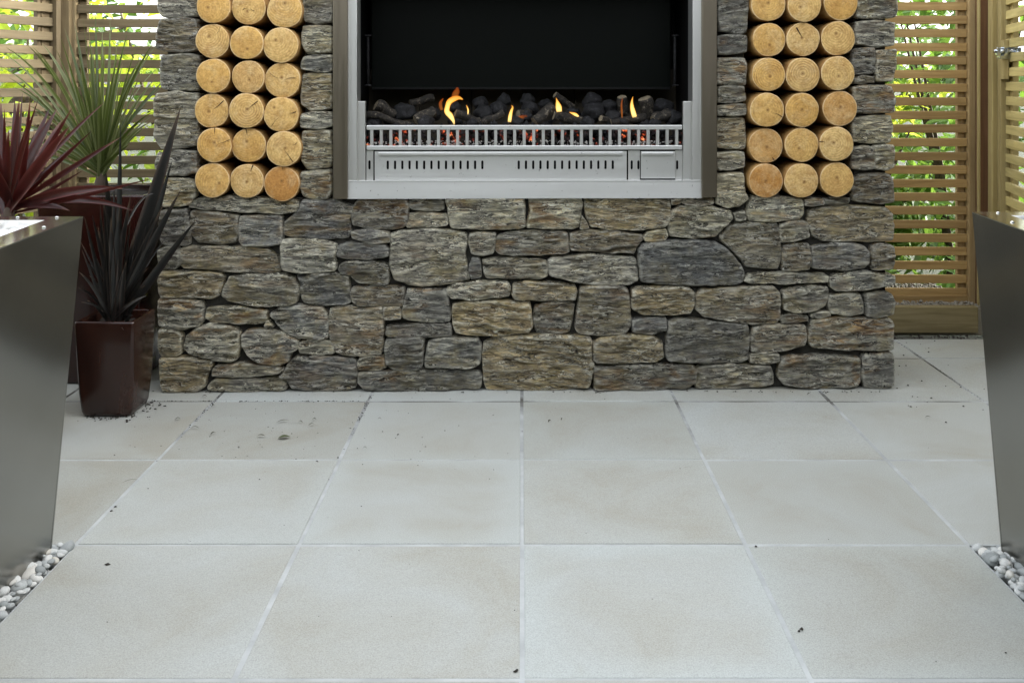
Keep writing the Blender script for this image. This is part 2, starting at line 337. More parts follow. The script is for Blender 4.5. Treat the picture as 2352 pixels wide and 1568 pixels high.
M['leaf_black'] = m_leaf('strap_leaf_black', [(0.2, (0.006, 0.0065, 0.006)), (0.6, (0.012, 0.0125, 0.012)), (0.9, (0.026, 0.024, 0.021))], (0.03, 0.028, 0.02), 0.3, 0.12, edge=(0.06, 0.04, 0.03), tip=(0.12, 0.08, 0.05))
M['leaf_lime'] = m_leaf('shrub_leaf_lime', [(0.2, (0.10, 0.17, 0.02)), (0.5, (0.17, 0.27, 0.03)), (0.8, (0.27, 0.36, 0.06))], (0.74, 0.82, 0.09), 0.4, 0.58)
M['leaf_mid'] = m_leaf('shrub_leaf_green', [(0.2, (0.03, 0.075, 0.012)), (0.5, (0.06, 0.13, 0.02)), (0.8, (0.13, 0.22, 0.04))], (0.17, 0.30, 0.04), 0.38, 0.32)
M['bark'] = G('shrub_bark').pbr((0.07, 0.05, 0.035), 0.9)
def m_pebble(name, stops):
    g = G(name); c = g.ramp(g.rand(), stops)
    v = g.obj((1, 1, 1)); n = g.noise(v, 14, 5, 0.6)
    c = g.mix(1.0, c, g.ramp(n, [(0.3, (0.82, 0.82, 0.82)), (0.7, (1.12, 1.12, 1.12))]), 'MULTIPLY')
    return g.pbr(c, 0.6, normal=g.bump(g.noise(v, 40, 4), 0.12, 0.003), spec=0.35)
M['pebble'] = m_pebble('river_pebble', [(0, (0.24, 0.26, 0.255)), (0.3, (0.38, 0.40, 0.395)), (0.6, (0.52, 0.535, 0.52)), (0.92, (0.64, 0.64, 0.61)), (1, (0.5, 0.46, 0.38))])
M['pebble_white'] = m_pebble('white_pebble', [(0, (0.68, 0.69, 0.72)), (1, (0.82, 0.82, 0.82))])
M['gravel'] = m_pebble('pea_gravel', [(0, (0.22, 0.2, 0.16)), (1, (0.5, 0.46, 0.38))])
def m_ground():
    g = G('garden_ground'); v = g.obj((1, 1, 1), False)
    c = g.ramp(g.noise(v, 1.7, 6, 0.7), [(0.3, (0.018, 0.02, 0.01)), (0.6, (0.03, 0.042, 0.015)), (0.8, (0.05, 0.045, 0.03))])
    return g.pbr(c, 0.95, normal=g.bump(g.noise(v, 30, 4), 0.8, 0.03))
M['ground'] = m_ground()
M['litter'] = G('dry_litter').pbr((0.055, 0.05, 0.03), 0.9)
M['litter_green'] = G('dull_green_leaf').pbr((0.06, 0.075, 0.03), 0.7)

# ------------------------------------------------------------------ ground and patio
mesh_obj('ground', [(-250, -250, -0.07), (250, -250, -0.07), (250, 250, -0.07), (-250, 250, -0.07)], [(0, 1, 2, 3)], M['ground'])['kind'] = 'structure'
TILE, JY = 0.6, 2.664
b = MB()
b.box(-2.4, 2.4, JY, 4.80, -0.06, -0.0018); b.box(-1.2, 1.2, -1.536, JY, -0.06, -0.0018)
patio = b.build('patio', M['joint']); tag(patio, kind='structure')
def slab_mesh(wx, wy):
    hx, hy, e = wx / 2, wy / 2, 0.0035
    bm = bmesh.new(); bmesh.ops.create_cube(bm, size=1)
    for q in bm.verts: q.co = Vector((q.co.x * wx, q.co.y * wy, -0.02 + q.co.z * 0.04))
    top = [ed for ed in bm.edges if all(q.co.z > -0.01 for q in ed.verts)]
    bmesh.ops.bevel(bm, geom=top, offset=e, segments=2, affect='EDGES', profile=0.6)
    me = bpy.data.meshes.new('paving_slab'); bm.to_mesh(me); bm.free(); me.materials.append(M['slab']); return me
slab_full = slab_mesh(TILE - 0.0105, TILE - 0.0105); slab_cut = slab_mesh(TILE - 0.0105, 4.80 - 4.464 - 0.0105)
def slab(cx, cy, me=slab_full):
    o = link('paving_slab', me, patio, (cx + random.uniform(-.001, .001), cy + random.uniform(-.001, .001), random.uniform(-.0012, .0012)))
    o.rotation_euler = (random.uniform(-.0012, .0012), random.uniform(-.0012, .0012), random.uniform(-.0015, .0015))
for k in range(-4, 4):
    for j in range(0, 3): slab((k + 0.5) * TILE, JY + (j + 0.5) * TILE)
    slab((k + 0.5) * TILE, (4.464 + 4.80) / 2, slab_cut)
for k in range(-2, 2):
    for j in range(1, 8): slab((k + 0.5) * TILE, JY - (j - 0.5) * TILE)

# ------------------------------------------------------------------ stone fireplace
WY, WT = 3.995, 0.02               # wall front at X=0 and its slight turn
WROT = math.atan(WT)
def wl(u, v, d=0.0):               # wall-plane coordinates: x along the wall, z up, d metres behind its face
    k = (u - U0) / F; Y = (WY + d) / (1 - WT * k)
    return k * Y, CAM_H - (v - V0) / F * Y
def wpt(x, d, z):                  # wall coordinates to the world
    c, s = math.cos(WROT), math.sin(WROT)
    return Vector((x * c - d * s, WY + x * s + d * c, z))
fire = empty('stone_fireplace', (0, WY, 0), WROT)
tag(fire, 'grey and brown rough stone fireplace wall with two firewood niches', 'fireplace')
# traced courses: (origin x, origin y, scale) then outlines in that drawing's units
SURVEY = {
 'A': (400, 460, 2.8, """
290,130 560,112 990,140 1010,170 985,225 880,240 300,205 225,195 235,165
25,225 205,205 222,300 222,455 130,460 35,450 12,340
240,225 330,222 575,255 582,380 545,440 450,455 290,435 232,380
600,260 870,250 888,270 885,450 800,465 610,460 588,430 590,290
1040,145 1290,145 1390,190 1385,240 1360,280 1380,360 1355,410 1180,415 1000,410 910,385 905,300 960,260 1010,210
1440,145 1500,130 1770,140 1790,165 1785,310 1740,340 1570,350 1400,320 1395,260 1405,190
1810,130 1850,122 2020,130 2040,160 2035,205 1990,220 1830,205 1800,190
1800,245 1850,238 2050,240 2068,270 2065,320 2000,330 1790,340 1775,310
1390,365 1480,355 1650,365 1655,440 1540,445 1400,410
8,500 90,475 140,490 155,520 150,600 120,625 15,625
165,490 200,475 480,475 520,490 640,475 780,490 850,540 880,610 870,650 800,665 700,660 400,640 190,625 160,600
900,430 960,422 1180,430 1270,465 1280,500 1260,545 1275,600 1265,640 1140,650 1000,655 900,640 890,560 890,470
1300,470 1380,445 1620,460 1645,490 1645,540 1600,555 1420,560 1290,550 1272,510
1310,610 1360,582 1600,590 1645,610 1650,700 1640,740 1550,745 1440,725 1390,680 1320,660 1297,640
1670,385 1720,365 1950,350 2100,360 2200,385 2210,450 2190,520 2215,650 2225,710 2100,735 1900,755 1800,745 1690,700 1665,620 1670,500
10,660 30,650 300,660 440,665 468,690 455,760 430,820 380,840 200,835 30,835 10,800
520,690 600,680 880,675 960,690 1000,740 1010,800 985,870 930,895 850,895 640,890 500,860 465,820 490,740
1000,690 1040,660 1340,670 1360,690 1370,790 1375,870 1330,885 1120,890 1050,870 1020,800 1030,740
1400,765 1550,755 1760,765 1755,850 1745,895 1600,895 1440,895 1400,870 1385,800
1785,785 1900,790 2060,785 2070,850 2090,940 2085,1000 2030,1010 1900,1005 1760,985 1755,920 1770,870
1625,910 1730,910 1735,985 1625,990
15,860 40,840 160,850 310,870 325,900 320,1000 290,1035 180,1060 100,1055 20,1030 10,940
360,920 440,905 600,915 770,930 780,980 750,1020 650,1025 500,1015 400,1020 350,980
790,1005 822,1047 768,1047
880,915 1000,895 1160,915 1205,945 1215,1030 1210,1120 1150,1135 1000,1120 910,1080 850,1020 805,960
1240,930 1290,905 1500,910 1605,905 1612,1000 1610,1180 1590,1240 1500,1250 1330,1245 1265,1220 1240,1120 1222,1010
1640,1050 1680,1035 2080,1020 2095,1050 2095,1105 2050,1115 1660,1120 1635,1100
20,1070 60,1060 150,1080 170,1110 165,1230 130,1255 30,1250 15,1200
215,1110 300,1050 380,1030 560,1060 585,1090 580,1200 570,1270 520,1290 400,1275 250,1240 190,1200
610,1110 640,1075 760,1070 890,1090 1000,1140 1000,1200 950,1230 935,1290 880,1310 760,1305 680,1270 610,1190
1030,1160 1080,1145 1230,1150 1250,1190 1250,1235 1170,1245 1100,1235 1020,1230 1015,1190
20,1280 60,1270 240,1265 395,1295 390,1330 340,1400 330,1470 270,1505 120,1510 40,1505 25,1440
430,1320 600,1310 860,1325 900,1345 860,1375 700,1390 550,1400 400,1395 400,1350
390,1440 430,1415 620,1420 880,1405 905,1440 915,1490 880,1508 620,1510 440,1508 370,1490 365,1470
960,1290 1000,1265 1130,1260 1390,1270 1415,1290 1415,1400 1405,1480 1340,1500 1080,1505 960,1480 920,1430 875,1395 920,1350
1450,1270 1500,1260 1610,1260 1625,1340 1560,1360 1445,1355 1432,1310
1640,1140 1720,1125 1880,1120 1900,1150 1890,1260 1885,1320 1850,1345 1700,1345 1640,1310 1628,1220"""),
 'B': (1000, 460, 2.8, """
380,140 450,122 700,128 930,125 940,180 945,330 880,350 700,345 430,340 405,270 400,190
980,140 1060,128 1340,122 1352,160 1340,230 1330,330 1280,345 1060,340 970,340 970,290 990,220
1358,262 1402,338 1343,340
1380,130 1440,118 1700,120 1970,135 1985,180 1975,290 1940,335 1800,350 1560,350 1430,335 1400,280 1380,200
1990,125 2050,118 2060,155 2000,170
555,390 610,380 730,380 730,460 710,520 650,535 570,520 552,450
780,385 950,365 1240,375 1252,430 1260,510 1200,525 1000,530 790,535 740,500 745,420
1275,380 1400,360 1600,370 1780,390 1780,430 1735,480 1720,520 1620,510 1400,505 1280,500 1270,440
1800,410 1830,375 1950,350 1962,400 1940,430 1820,435
565,565 620,565 630,690 565,705 555,640
650,570 760,558 1080,570 1105,600 1105,680 1060,705 900,700 680,700 660,650
1120,570 1160,550 1400,535 1700,545 1735,570 1745,650 1750,710 1680,740 1500,740 1300,720 1130,680 1122,630
395,770 450,745 620,730 810,725 835,760 830,820 760,830 560,845 430,840 400,810
870,745 960,728 1150,735 1290,745 1310,790 1300,850 1200,855 1040,845 880,848 855,810
430,890 520,870 800,862 970,870 985,920 995,1050 970,1085 800,1100 620,1105 460,1090 440,1030
1030,900 1080,880 1270,870 1295,900 1280,980 1260,1080 1180,1095 1040,1090 1015,1040 1010,960
1345,770 1400,752 1640,755 1680,790 1690,900 1700,1040 1650,1095 1500,1105 1340,1090 1312,1050 1330,900
1715,770 1900,760 2110,765 2150,800 2150,890 2120,945 2000,955 1800,955 1720,920 1710,850
1715,1000 1760,990 1950,985 1955,1080 1850,1088 1720,1085
265,1150 400,1125 600,1130 625,1170 620,1310 560,1335 380,1335 240,1330 235,1270
-240,1375 0,1360 300,1355 615,1365 635,1410 620,1490 300,1505 0,1500 -200,1495 -245,1440
660,1165 750,1120 1000,1110 1390,1115 1415,1150 1415,1270 1435,1300 1415,1420 1400,1470 1200,1490 900,1505 680,1500 660,1440 650,1250
1440,1160 1500,1125 1700,1105 1850,1115 1920,1150 1930,1260 1880,1290 1700,1295 1460,1300 1440,1260
1445,1330 1600,1325 1860,1320 2130,1310 2165,1340 2160,1440 2100,1480 1900,1500 1560,1498 1445,1485 1440,1400"""),
 'C': (1600, 460, 2.8, """
400,130 600,125 605,165 520,180 400,170
330,215 370,188 600,190 735,220 748,275 700,320 650,370 620,400 480,410 320,400 300,350 312,270
765,240 830,225 845,280 780,285
870,160 910,120 1245,130 1250,240 1220,280 1080,290 870,285 858,230
1265,135 1385,135 1390,170 1270,175
1410,130 1580,130 1580,165 1420,175
1300,215 1400,190 1700,190 1850,200 1890,240 1905,320 1895,430 1800,440 1600,430 1420,435 1330,400 1290,320
740,330 800,305 1060,310 1080,340 1095,470 1100,560 1070,635 960,625 850,610 820,560 740,490 680,440 665,400
1095,320 1180,298 1275,300 1295,400 1240,420 1110,440 1095,390
80,490 120,455 300,437 600,440 670,470 730,520 800,600 825,650 820,720 760,745 500,745 250,735 100,720 85,620
1120,470 1200,455 1290,462 1300,520 1310,550 1290,630 1200,640 1115,640 1110,560
1320,480 1400,462 1600,455 1690,475 1725,520 1720,580 1690,620 1600,635 1400,630 1325,625 1320,560
1745,470 1830,462 1890,475 1900,560 1890,630 1750,635
880,670 960,660 1200,665 1400,665 1430,690 1420,725 1300,730 1100,735 880,738 835,720
1450,700 1490,675 1600,660 1740,655 1800,672 1905,680 1900,740 1800,755 1700,775 1500,790 1460,760
490,830 530,780 800,770 1040,760 1075,800 1085,880 1080,980 1050,1015 900,1020 700,1000 550,970 495,920
1115,790 1180,770 1350,760 1425,770 1435,800 1410,890 1350,925 1200,940 1120,920
1450,820 1660,815 1680,870 1685,950 1600,965 1460,950 1440,900
1705,815 1800,800 1880,815 1900,850 1900,950 1800,970 1710,965
1320,955 1430,940 1445,965 1380,978 1320,978
1100,975 1150,960 1280,965 1290,1005 1200,1015 1110,1015
300,1010 370,990 500,1000 700,1025 850,1030 865,1090 855,1270 800,1295 560,1300 300,1285 275,1240 285,1100
900,1050 1000,1035 1265,1040 1275,1100 1260,1180 1150,1205 1000,1225 890,1220 880,1150
1320,1010 1420,985 1600,990 1860,985 1890,1010 1890,1200 1800,1215 1500,1200 1320,1190 1298,1140 1300,1060
885,1240 980,1235 1075,1240 1075,1290 980,1305 880,1295
500,1340 550,1322 800,1320 1015,1325 1030,1370 1040,1450 960,1475 700,1490 500,1490 490,1420
1100,1270 1200,1255 1500,1258 1650,1265 1662,1300 1655,1420 1630,1475 1500,1490 1300,1480 1120,1460 1085,1400 1090,1320
1685,1255 1800,1240 1890,1235 1895,1340 1890,1450 1840,1478 1700,1475 1680,1400"""),
 'L': (0, 0, 2.8, """
1130,-140 1395,-140 1400,110 1300,120 1160,115 1125,60
1140,165 1160,140 1300,135 1410,145 1415,260 1400,350 1300,370 1180,360 1110,340 1120,230
1150,400 1280,390 1415,400 1415,520 1405,640 1270,640 1150,630 1140,520
1120,670 1260,660 1410,675 1415,760 1400,840 1200,840 1105,830 1100,740
1105,860 1240,850 1400,860 1410,960 1390,1040 1260,1060 1150,1060 1100,990
1120,1100 1260,1080 1405,1090 1405,1230 1300,1250 1120,1240 1105,1180
1105,1310 1170,1280 1300,1280 1395,1300 1390,1400 1340,1460 1180,1475 1110,1420"""),
 'D': (480, 0, 2.903, """
855,-150 1060,-150 1065,60 1060,155 950,172 860,150 850,60
840,195 1050,195 1060,270 1055,385 880,395 840,330
860,420 1055,410 1055,520 990,535 840,510 840,460
840,555 1055,550 1062,700 1055,800 920,820 840,770
840,840 1055,830 1060,930 960,950 835,940
845,975 1055,970 1055,1100 1050,1230 880,1245 840,1180
835,1280 1055,1262 1060,1400 1030,1465 960,1475 850,1450 825,1360"""),
 'R': (1810, 0, 2.8, """
65,-140 265,-140 265,50 258,225 200,238 65,215 60,100
55,260 255,252 258,370 60,388
60,420 250,425 258,500 250,600 150,610 55,600
65,622 245,620 250,720 60,735
55,755 250,745 250,820 60,825
60,848 245,845 255,960 250,1055 150,1060 60,1050
50,1095 240,1085 245,1190 60,1215
50,1250 235,1240 245,1370 270,1420 200,1465 130,1475 50,1455 45,1350
1060,-140 1320,-140 1335,60 1320,120 1180,130 1045,125
1050,160 1180,152 1320,165 1315,320 1180,330 1045,310
1025,360 1175,345 1175,520 1040,535 1020,440
1190,365 1335,360 1325,500 1300,570 1190,570
1035,552 1165,548 1160,590 1040,595
1015,630 1100,615 1290,620 1310,700 1305,800 1200,800 1050,805 1020,720
1020,850 1130,835 1295,830 1300,930 1280,1015 1130,1015 1030,1010
1025,1060 1100,1048 1165,1060 1170,1200 1100,1210 1020,1200
1180,1050 1230,1040 1315,1045 1310,1190 1250,1210 1185,1200
1010,1270 1100,1250 1280,1245 1305,1300 1310,1440 1200,1450 1030,1430 1005,1350"""),
}
XL, XR = wl(366, 900)[0], wl(2053, 890)[0]
DEPTH = 0.62
def chaikin(p, q):
    out = []
    for i in range(len(p)):
        a, b_ = Vector(p[i]), Vector(p[(i + 1) % len(p)])
        out += [a.lerp(b_, q), a.lerp(b_, 1 - q)]
    return out
def resample(p, n):
    L = [0]
    for i in range(len(p)): L.append(L[-1] + (p[(i + 1) % len(p)] - p[i]).length)
    out = []; j = 0
    for k in range(n):
        t = L[-1] * k / n
        while L[j + 1] < t: j += 1
        out.append(p[j].lerp(p[(j + 1) % len(p)], (t - L[j]) / max(L[j + 1] - L[j], 1e-9)))
    return out
def build_stone(poly, seed, parent, depth=0.09):
    rnd = random.Random(seed)
    ar = sum(poly[i][0] * poly[(i + 1) % len(poly)][1] - poly[(i + 1) % len(poly)][0] * poly[i][1] for i in range(len(poly)))
    if ar < 0: poly = poly[::-1]
    cx = sum(p[0] for p in poly) / len(poly); cz = sum(p[1] for p in poly) / len(poly)
    p = chaikin([(x - cx, z - cz) for x, z in poly], 0.075); p = chaikin(p, 0.22)
    per = sum((p[(i + 1) % len(p)] - p[i]).length for i in range(len(p)))
    n = max(32, min(132, int(per / 0.0062)))
    p = resample(p, n)
    so = Vector((rnd.uniform(0, 50), rnd.uniform(0, 50), rnd.uniform(0, 50)))
    p = [q * (1 + 0.007 / max(q.length, 0.01)) + Vector((noise.noise(Vector((q.x * 30, 0, q.y * 30)) + so), noise.noise(Vector((q.x * 30, 9, q.y * 30)) + so))) * 0.0035 for q in p]
    rmin = min(q.length for q in p); K = max(6, min(20, int(rmin / 0.0042)))
    size = math.sqrt(per)
    proud = rnd.uniform(-0.010, 0.008); tx, tz = rnd.uniform(-0.05, 0.05), rnd.uniform(-0.10, 0.06); sl = rnd.uniform(-0.35, 0.35)
    strat = rnd.uniform(0.7, 1.5)
    e = min(1.0, rmin / 0.05)
    prof = [(0.0, depth), (0.0, 0.028), (0.0004 * e, 0.011), (0.0024 * e, 0.005), (0.0052 * e, 0.0012), (0.010 * e, 0.0)]
    rings = []
    for ins, d in prof: rings.append([(q * max(0.05, 1 - ins / max(q.length, 1e-4)), d) for q in p])
    last = [q for q, _ in rings[-1]]
    for i in range(1, K): rings.append([(q * (1 - i / K), 0.0) for q in last])
    verts, faces = [], []
    for ri, rg in enumerate(rings):
        for q, d in rg:
            x, z = q.x, q.y; y = d
            if ri >= 1:
                f = min(1.0, max(0.0, (ri - 0) / 5.0))
                zz = z + x * sl * 0.35
                lay = noise.fractal(Vector((x * 8, 0, zz * 55)) + so, 0.8, 2.0, 3) * 0.006 * strat
                low = noise.noise(Vector((x * 9, 3, z * 15)) + so) * 0.010
                sc_ = zz * 62 + 1.3 * noise.noise(Vector((x * 11, 5, z * 11)) + so); k0 = math.floor(sc_); fr = sc_ - k0
                h0 = noise.noise(Vector((x * 13, k0 * 3.7, 1)) + so); h1 = noise.noise(Vector((x * 13, (k0 + 1) * 3.7, 1)) + so)
                bl = min(1, max(0, (fr - 0.62) / 0.38)); step = (h0 + (h1 - h0) * bl) * 0.011 * strat - 0.0035 * fr * (1 - bl)
                y += (lay + low + step) * f + (tx * x + tz * z) * min(f, 1) - 0.004 * f
            if ri > 0: y -= proud
            verts.append((x, y, z))
    for i in range(len(rings) - 1):
        for k in range(n):
            a = i * n + k; b_ = i * n + (k + 1) % n
            faces.append((a, b_, b_ + n, a + n))
    verts.append((0, sum(v[1] for v in verts[-n:]) / n, 0)); c = len(verts) - 1; m = (len(rings) - 1) * n
    for k in range(n): faces.append((m + k, m + (k + 1) % n, c))
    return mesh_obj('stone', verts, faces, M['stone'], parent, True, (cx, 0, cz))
sd = 0
for key, (ox, oy, s, txt) in SURVEY.items():
    for line in txt.strip().splitlines():
        poly = []
        for pr in line.split():
            x, y = map(float, pr.split(','))
            px, pz = wl((ox + x / s) / 1.1097, (oy + y / s) / 1.1097)
            if key == 'L' and x < 1200: px -= 0.0
            poly.append((px, max(pz, 0.004)))
        sd += 1
        edge = min(q[0] for q in poly) < XL + 0.03 or max(q[0] for q in poly) > XR - 0.03
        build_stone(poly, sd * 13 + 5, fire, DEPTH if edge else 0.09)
# core of mortar, darkened for joint shadow, with the two niches and the firebox opening
NL = (wl(455, 300)[0], wl(694, 300)[0]); NR = (wl(1716, 300)[0], wl(1966, 300)[0])
FB = (wl(798, 300)[0], wl(1613, 300)[0])
ZN, ZF, ZT = 0.776, 0.79, 1.70
i_ = 0.022; c0 = 0.034
core = MB()
core.box(XL + i_, XR - i_, c0, DEPTH, 0, ZN)
for a, b_ in ((XL + i_, NL[0] - 0.004), (NL[1] + 0.006, FB[0] - 0.03), (FB[1] + 0.03, NR[0] - 0.006), (NR[1] + 0.004, XR - i_)):
    core.box(a, b_, c0, DEPTH, ZN, ZT)
for a, b_ in (NL, NR): core.box(a - 0.004, b_ + 0.004, 0.45, DEPTH, ZN, ZT)
core.box(FB[0] - 0.03, FB[1] + 0.03, 0.60, DEPTH, ZN, ZT)
core.box(XL + i_, XR - i_, c0, DEPTH, ZT, ZT + 0.25)
core.build('mortar_core', M['mortar'], fire)

# ------------------------------------------------------------------ firewood
def log_mesh(seed):
    rnd = random.Random(seed); n = 40; so = Vector((seed * 3.1, 0, 0)); v = []; f = []; mi = []
    prof = [(0.0, 0.0), (0.5, -0.0004), (0.955, 0.0), (0.985, 0.0012), (1.0, 0.004), (1.0, 0.10), (1.01, 0.24), (0.99, 0.38)]
    R0 = 0.0685
    for s_, y in prof[1:]:
        for k in range(n):
            t = 2 * math.pi * k / n; d = Vector((math.cos(t), 0, math.sin(t)))
            r = R0 * s_ * (1 + 0.042 * noise.noise(d * 1.3 + so) + 0.014 * noise.noise(d * 5 + so))
            v.append((d.x * r, y, d.z * r))
    rows = len(prof) - 1
    v.append((0, 0, 0)); c = len(v) - 1
    for k in range(n): f.append((c, k, (k + 1) % n)); mi.append(0)
    for i in range(rows - 1):
        for k in range(n):
            a = i * n + k; b_ = i * n + (k + 1) % n; f.append((a, a + n, b_ + n, b_)); mi.append(0 if i < 2 else 1)
    f.append(tuple((rows - 1) * n + n - 1 - k for k in range(n))); mi.append(1)
    me = bpy.data.meshes.new('firewood_log'); me.from_pydata(v, [], f); me.update()
    for m in (M['log_end'], M['log_side']): me.materials.append(m)
    me.polygons.foreach_set('material_index', mi); me.polygons.foreach_set('use_smooth', [True] * len(f))
    bm = bmesh.new(); bm.from_mesh(me); bmesh.ops.recalc_face_normals(bm, faces=bm.faces[:]); bm.to_mesh(me); bm.free()
    return me
LOGM = [log_mesh(i + 1) for i in range(9)]
# (x, y, r) in drawing units; tone, ring strength, torn fibres, pith, cracks [(angle, from, to, width)], words
LOGS_L = [
 [(185,47,125,.35,.25,.1,(-.4,-.1),[], 'smooth yellow'), (445,58,126,.55,.5,.5,(-.1,-.25),[(200,.1,.35,3),(330,.1,.4,3)], 'star-cracked'), (712,78,130,.45,.8,.2,(0,.5),[], 'wide-ringed')],
 [(178,305,125,.6,.75,.2,(-.25,.35),[(62,.4,.95,2)], 'off-centre ringed'), (430,318,122,.35,.2,.1,(.05,-.45),[], 'half-pale smooth'), (683,335,130,.6,.6,.15,(-.35,.35),[], 'faint-ringed')],
 [(183,562,125,.3,.15,.05,(-.1,-.45),[], 'plain honey'), (440,570,121,.8,.5,1.0,(.1,-.2),[], 'rough torn'), (696,595,131,.5,.4,.3,(-.05,.2),[(10,.1,.75,3),(150,.2,.8,2)], 'cross-cracked')],
 [(172,820,126,.45,.5,.35,(-.2,-.05),[(40,.1,.9,6)], 'long-split'), (428,820,128,.55,.75,.1,(.05,.1),[(40,.1,.85,5)], 'ringed split'), (686,848,129,.5,.25,.25,(-.5,.5),[(10,.4,.85,6),(230,.1,.9,2)], 'notched')],
 [(190,1075,126,.25,.6,.1,(0,.2),[(88,.6,1,4),(20,.2,.95,3)], 'arc-grained'), (447,1077,126,.35,.4,.25,(-.15,.3),[(100,.5,1,5)], 'patch-marked'), (705,1102,130,.6,.5,.2,(.1,.05),[(305,.1,.9,4),(25,.5,.8,3)], 'wedge-cracked')],
 [(175,1335,126,.4,.3,.3,(.5,-.2),[], 'frayed-edge'), (431,1340,124,.75,.45,.4,(0,-.05),[(68,.6,1,7)], 'pale notched'), (690,1360,130,1.0,.5,.3,(0,.2),[(85,.75,1,3)], 'dark orange')]]
LOGS_R = [
 [(285,32,128,.4,.3,.4,(0,.1),[], 'speckled'), (553,38,126,.55,.7,.05,(-.3,-.15),[], 'fine-ringed'), (822,24,128,.2,.4,.3,(-.2,.4),[], 'amber')],
 [(290,295,124,.3,.35,.5,(.05,-.4),[], 'golden speckled'), (543,292,125,.75,.3,.7,(-.1,.1),[(120,.1,.8,9)], 'dark-blotched'), (802,285,129,.6,.8,.05,(-.15,.35),[], 'clean pale ringed')],
 [(287,552,124,.35,.9,.05,(.1,-.15),[], 'bold-ringed'), (540,555,128,.75,.85,.05,(0,.1),[], 'pale bullseye'), (800,543,126,.6,.5,.85,(.05,-.2),[], 'coarse sawn')],
 [(275,815,127,.4,.45,.05,(.05,0),[(335,.35,1,4)], 'single-crack'), (535,815,127,.25,.5,.5,(0,.05),[], 'tan speckled'), (815,803,129,.9,.4,.6,(.05,.1),[], 'rosy sawn')],
 [(265,1078,129,.9,.3,.5,(.1,-.1),[(300,.75,.95,7)], 'chipped rosy'), (532,1073,126,.45,.4,.95,(-.2,-.25),[], 'flecked'), (790,1067,128,.7,.6,.4,(-.2,.1),[(172,.6,1,4)], 'side-notched')],
 [(267,1338,127,1.0,.6,.25,(0,0),[], 'burnt orange'), (530,1337,128,.75,.3,.75,(.2,-.1),[], 'diagonal-sawn'), (793,1330,128,.5,.4,.1,(0,.15),[], 'smooth pale')]]
ROWN = ['top visible row', 'fifth row up', 'fourth row up', 'third row up', 'second row up', 'bottom row']
RD = 0.0685
for side, rows, ox in (('plant-side', LOGS_L, 480), ('gate-side', LOGS_R, 1860)):
    colw = ['beside outer pillar', 'in middle', 'beside steel frame'] if side == 'plant-side' else ['beside steel frame', 'in middle', 'beside outer pillar']
    for ri, row in enumerate(rows):
        for ci, (x, y, r, tone, ring, torn, pith, cracks, word) in enumerate(row):
            d0 = -0.022 + random.uniform(-0.012, 0.010)
            lx, lz = wl((ox + x / 2.903) / 1.1097, (y / 2.903) / 1.1097, d0)
            rad = r / 2.903 / 1.1097 * WY / F
            o = link('firewood_log', LOGM[(ri * 3 + ci + (4 if ox > 1000 else 0)) % 9], None, wpt(lx, d0, lz))
            s_ = rad / RD; o.scale = (s_ * 1.004, 1, s_ * 1.004); o.rotation_euler = (random.uniform(-.012, .012), random.choice([0, 0, 0]), WROT + random.uniform(-.012, .012))
            for k_, v_ in (('pith_x', pith[0] * RD * 0.8), ('pith_z', pith[1] * RD * 0.8), ('tone', tone), ('ring', ring * 0.75), ('torn', torn)): o[k_] = float(v_)
            tag(o, f'{word} log end, {ROWN[ri]} of {side} niche, {colw[ci]}', 'firewood', 'firewood logs stacked in the niches')
            for (ang, a, b_, wd) in cracks:
                t = R(ang); d = Vector((math.cos(t), 0, math.sin(t))); nrm = Vector((-d.z, 0, d.x)); mid = (a + b_) / 2; wv = wd * 0.00022
                bend = nrm * random.uniform(-.004, .004)
                P = [d * RD * a, d * RD * mid + nrm * wv + bend, d * RD * b_ + nrm * wv * 1.6, d * RD * b_ - nrm * wv * 1.2, d * RD * mid - nrm * wv + bend]
                vv = [q + Vector((0, -0.0016, 0)) for q in P] + [q + Vector((0, 0.006, 0)) for q in P]
                mesh_obj('crack', vv, [(4, 3, 2, 1, 0), (5, 6, 7, 8, 9)] + [(i, (i + 1) % 5, (i + 1) % 5 + 5, i + 5) for i in range(5)], M['crack'], o)

# ------------------------------------------------------------------ gas fire insert
ins = empty('gas_fire', wpt(0, 0, 0), WROT)
tag(ins, 'stainless steel open gas fire set between the stone pillars', 'gas fire')
def bx(name, u0, u1, v0, v1, d0, d1, mat, b=0.0015, parent=None):
    x0, z1 = wl(u0, v0, d0); x1, z0 = wl(u1, v1, d0)
    return MB().box(x0, x1, d0, d1, z0, z1, b).build(name, M[mat], parent or ins)
ZTOP = -170
bx('frame_flange', 764, 797.5, ZTOP, 457, -0.028, 0.05, 'steel_dark', 0.003)
bx('frame_flange', 1612.5, 1647, ZTOP, 453, -0.028, 0.05, 'steel_dark', 0.003)
for (ua, ub) in ((798, 820), (1591, 1612)):
    bx('frame_return', ua, ub, ZTOP, 416, 0.0, 0.10, 'steel_v')
    bx('frame_bead', ua if ua < 1000 else ub - 3, ua + 3 if ua < 1000 else ub, ZTOP, 416, -0.008, 0.002, 'steel_v', 0.001)
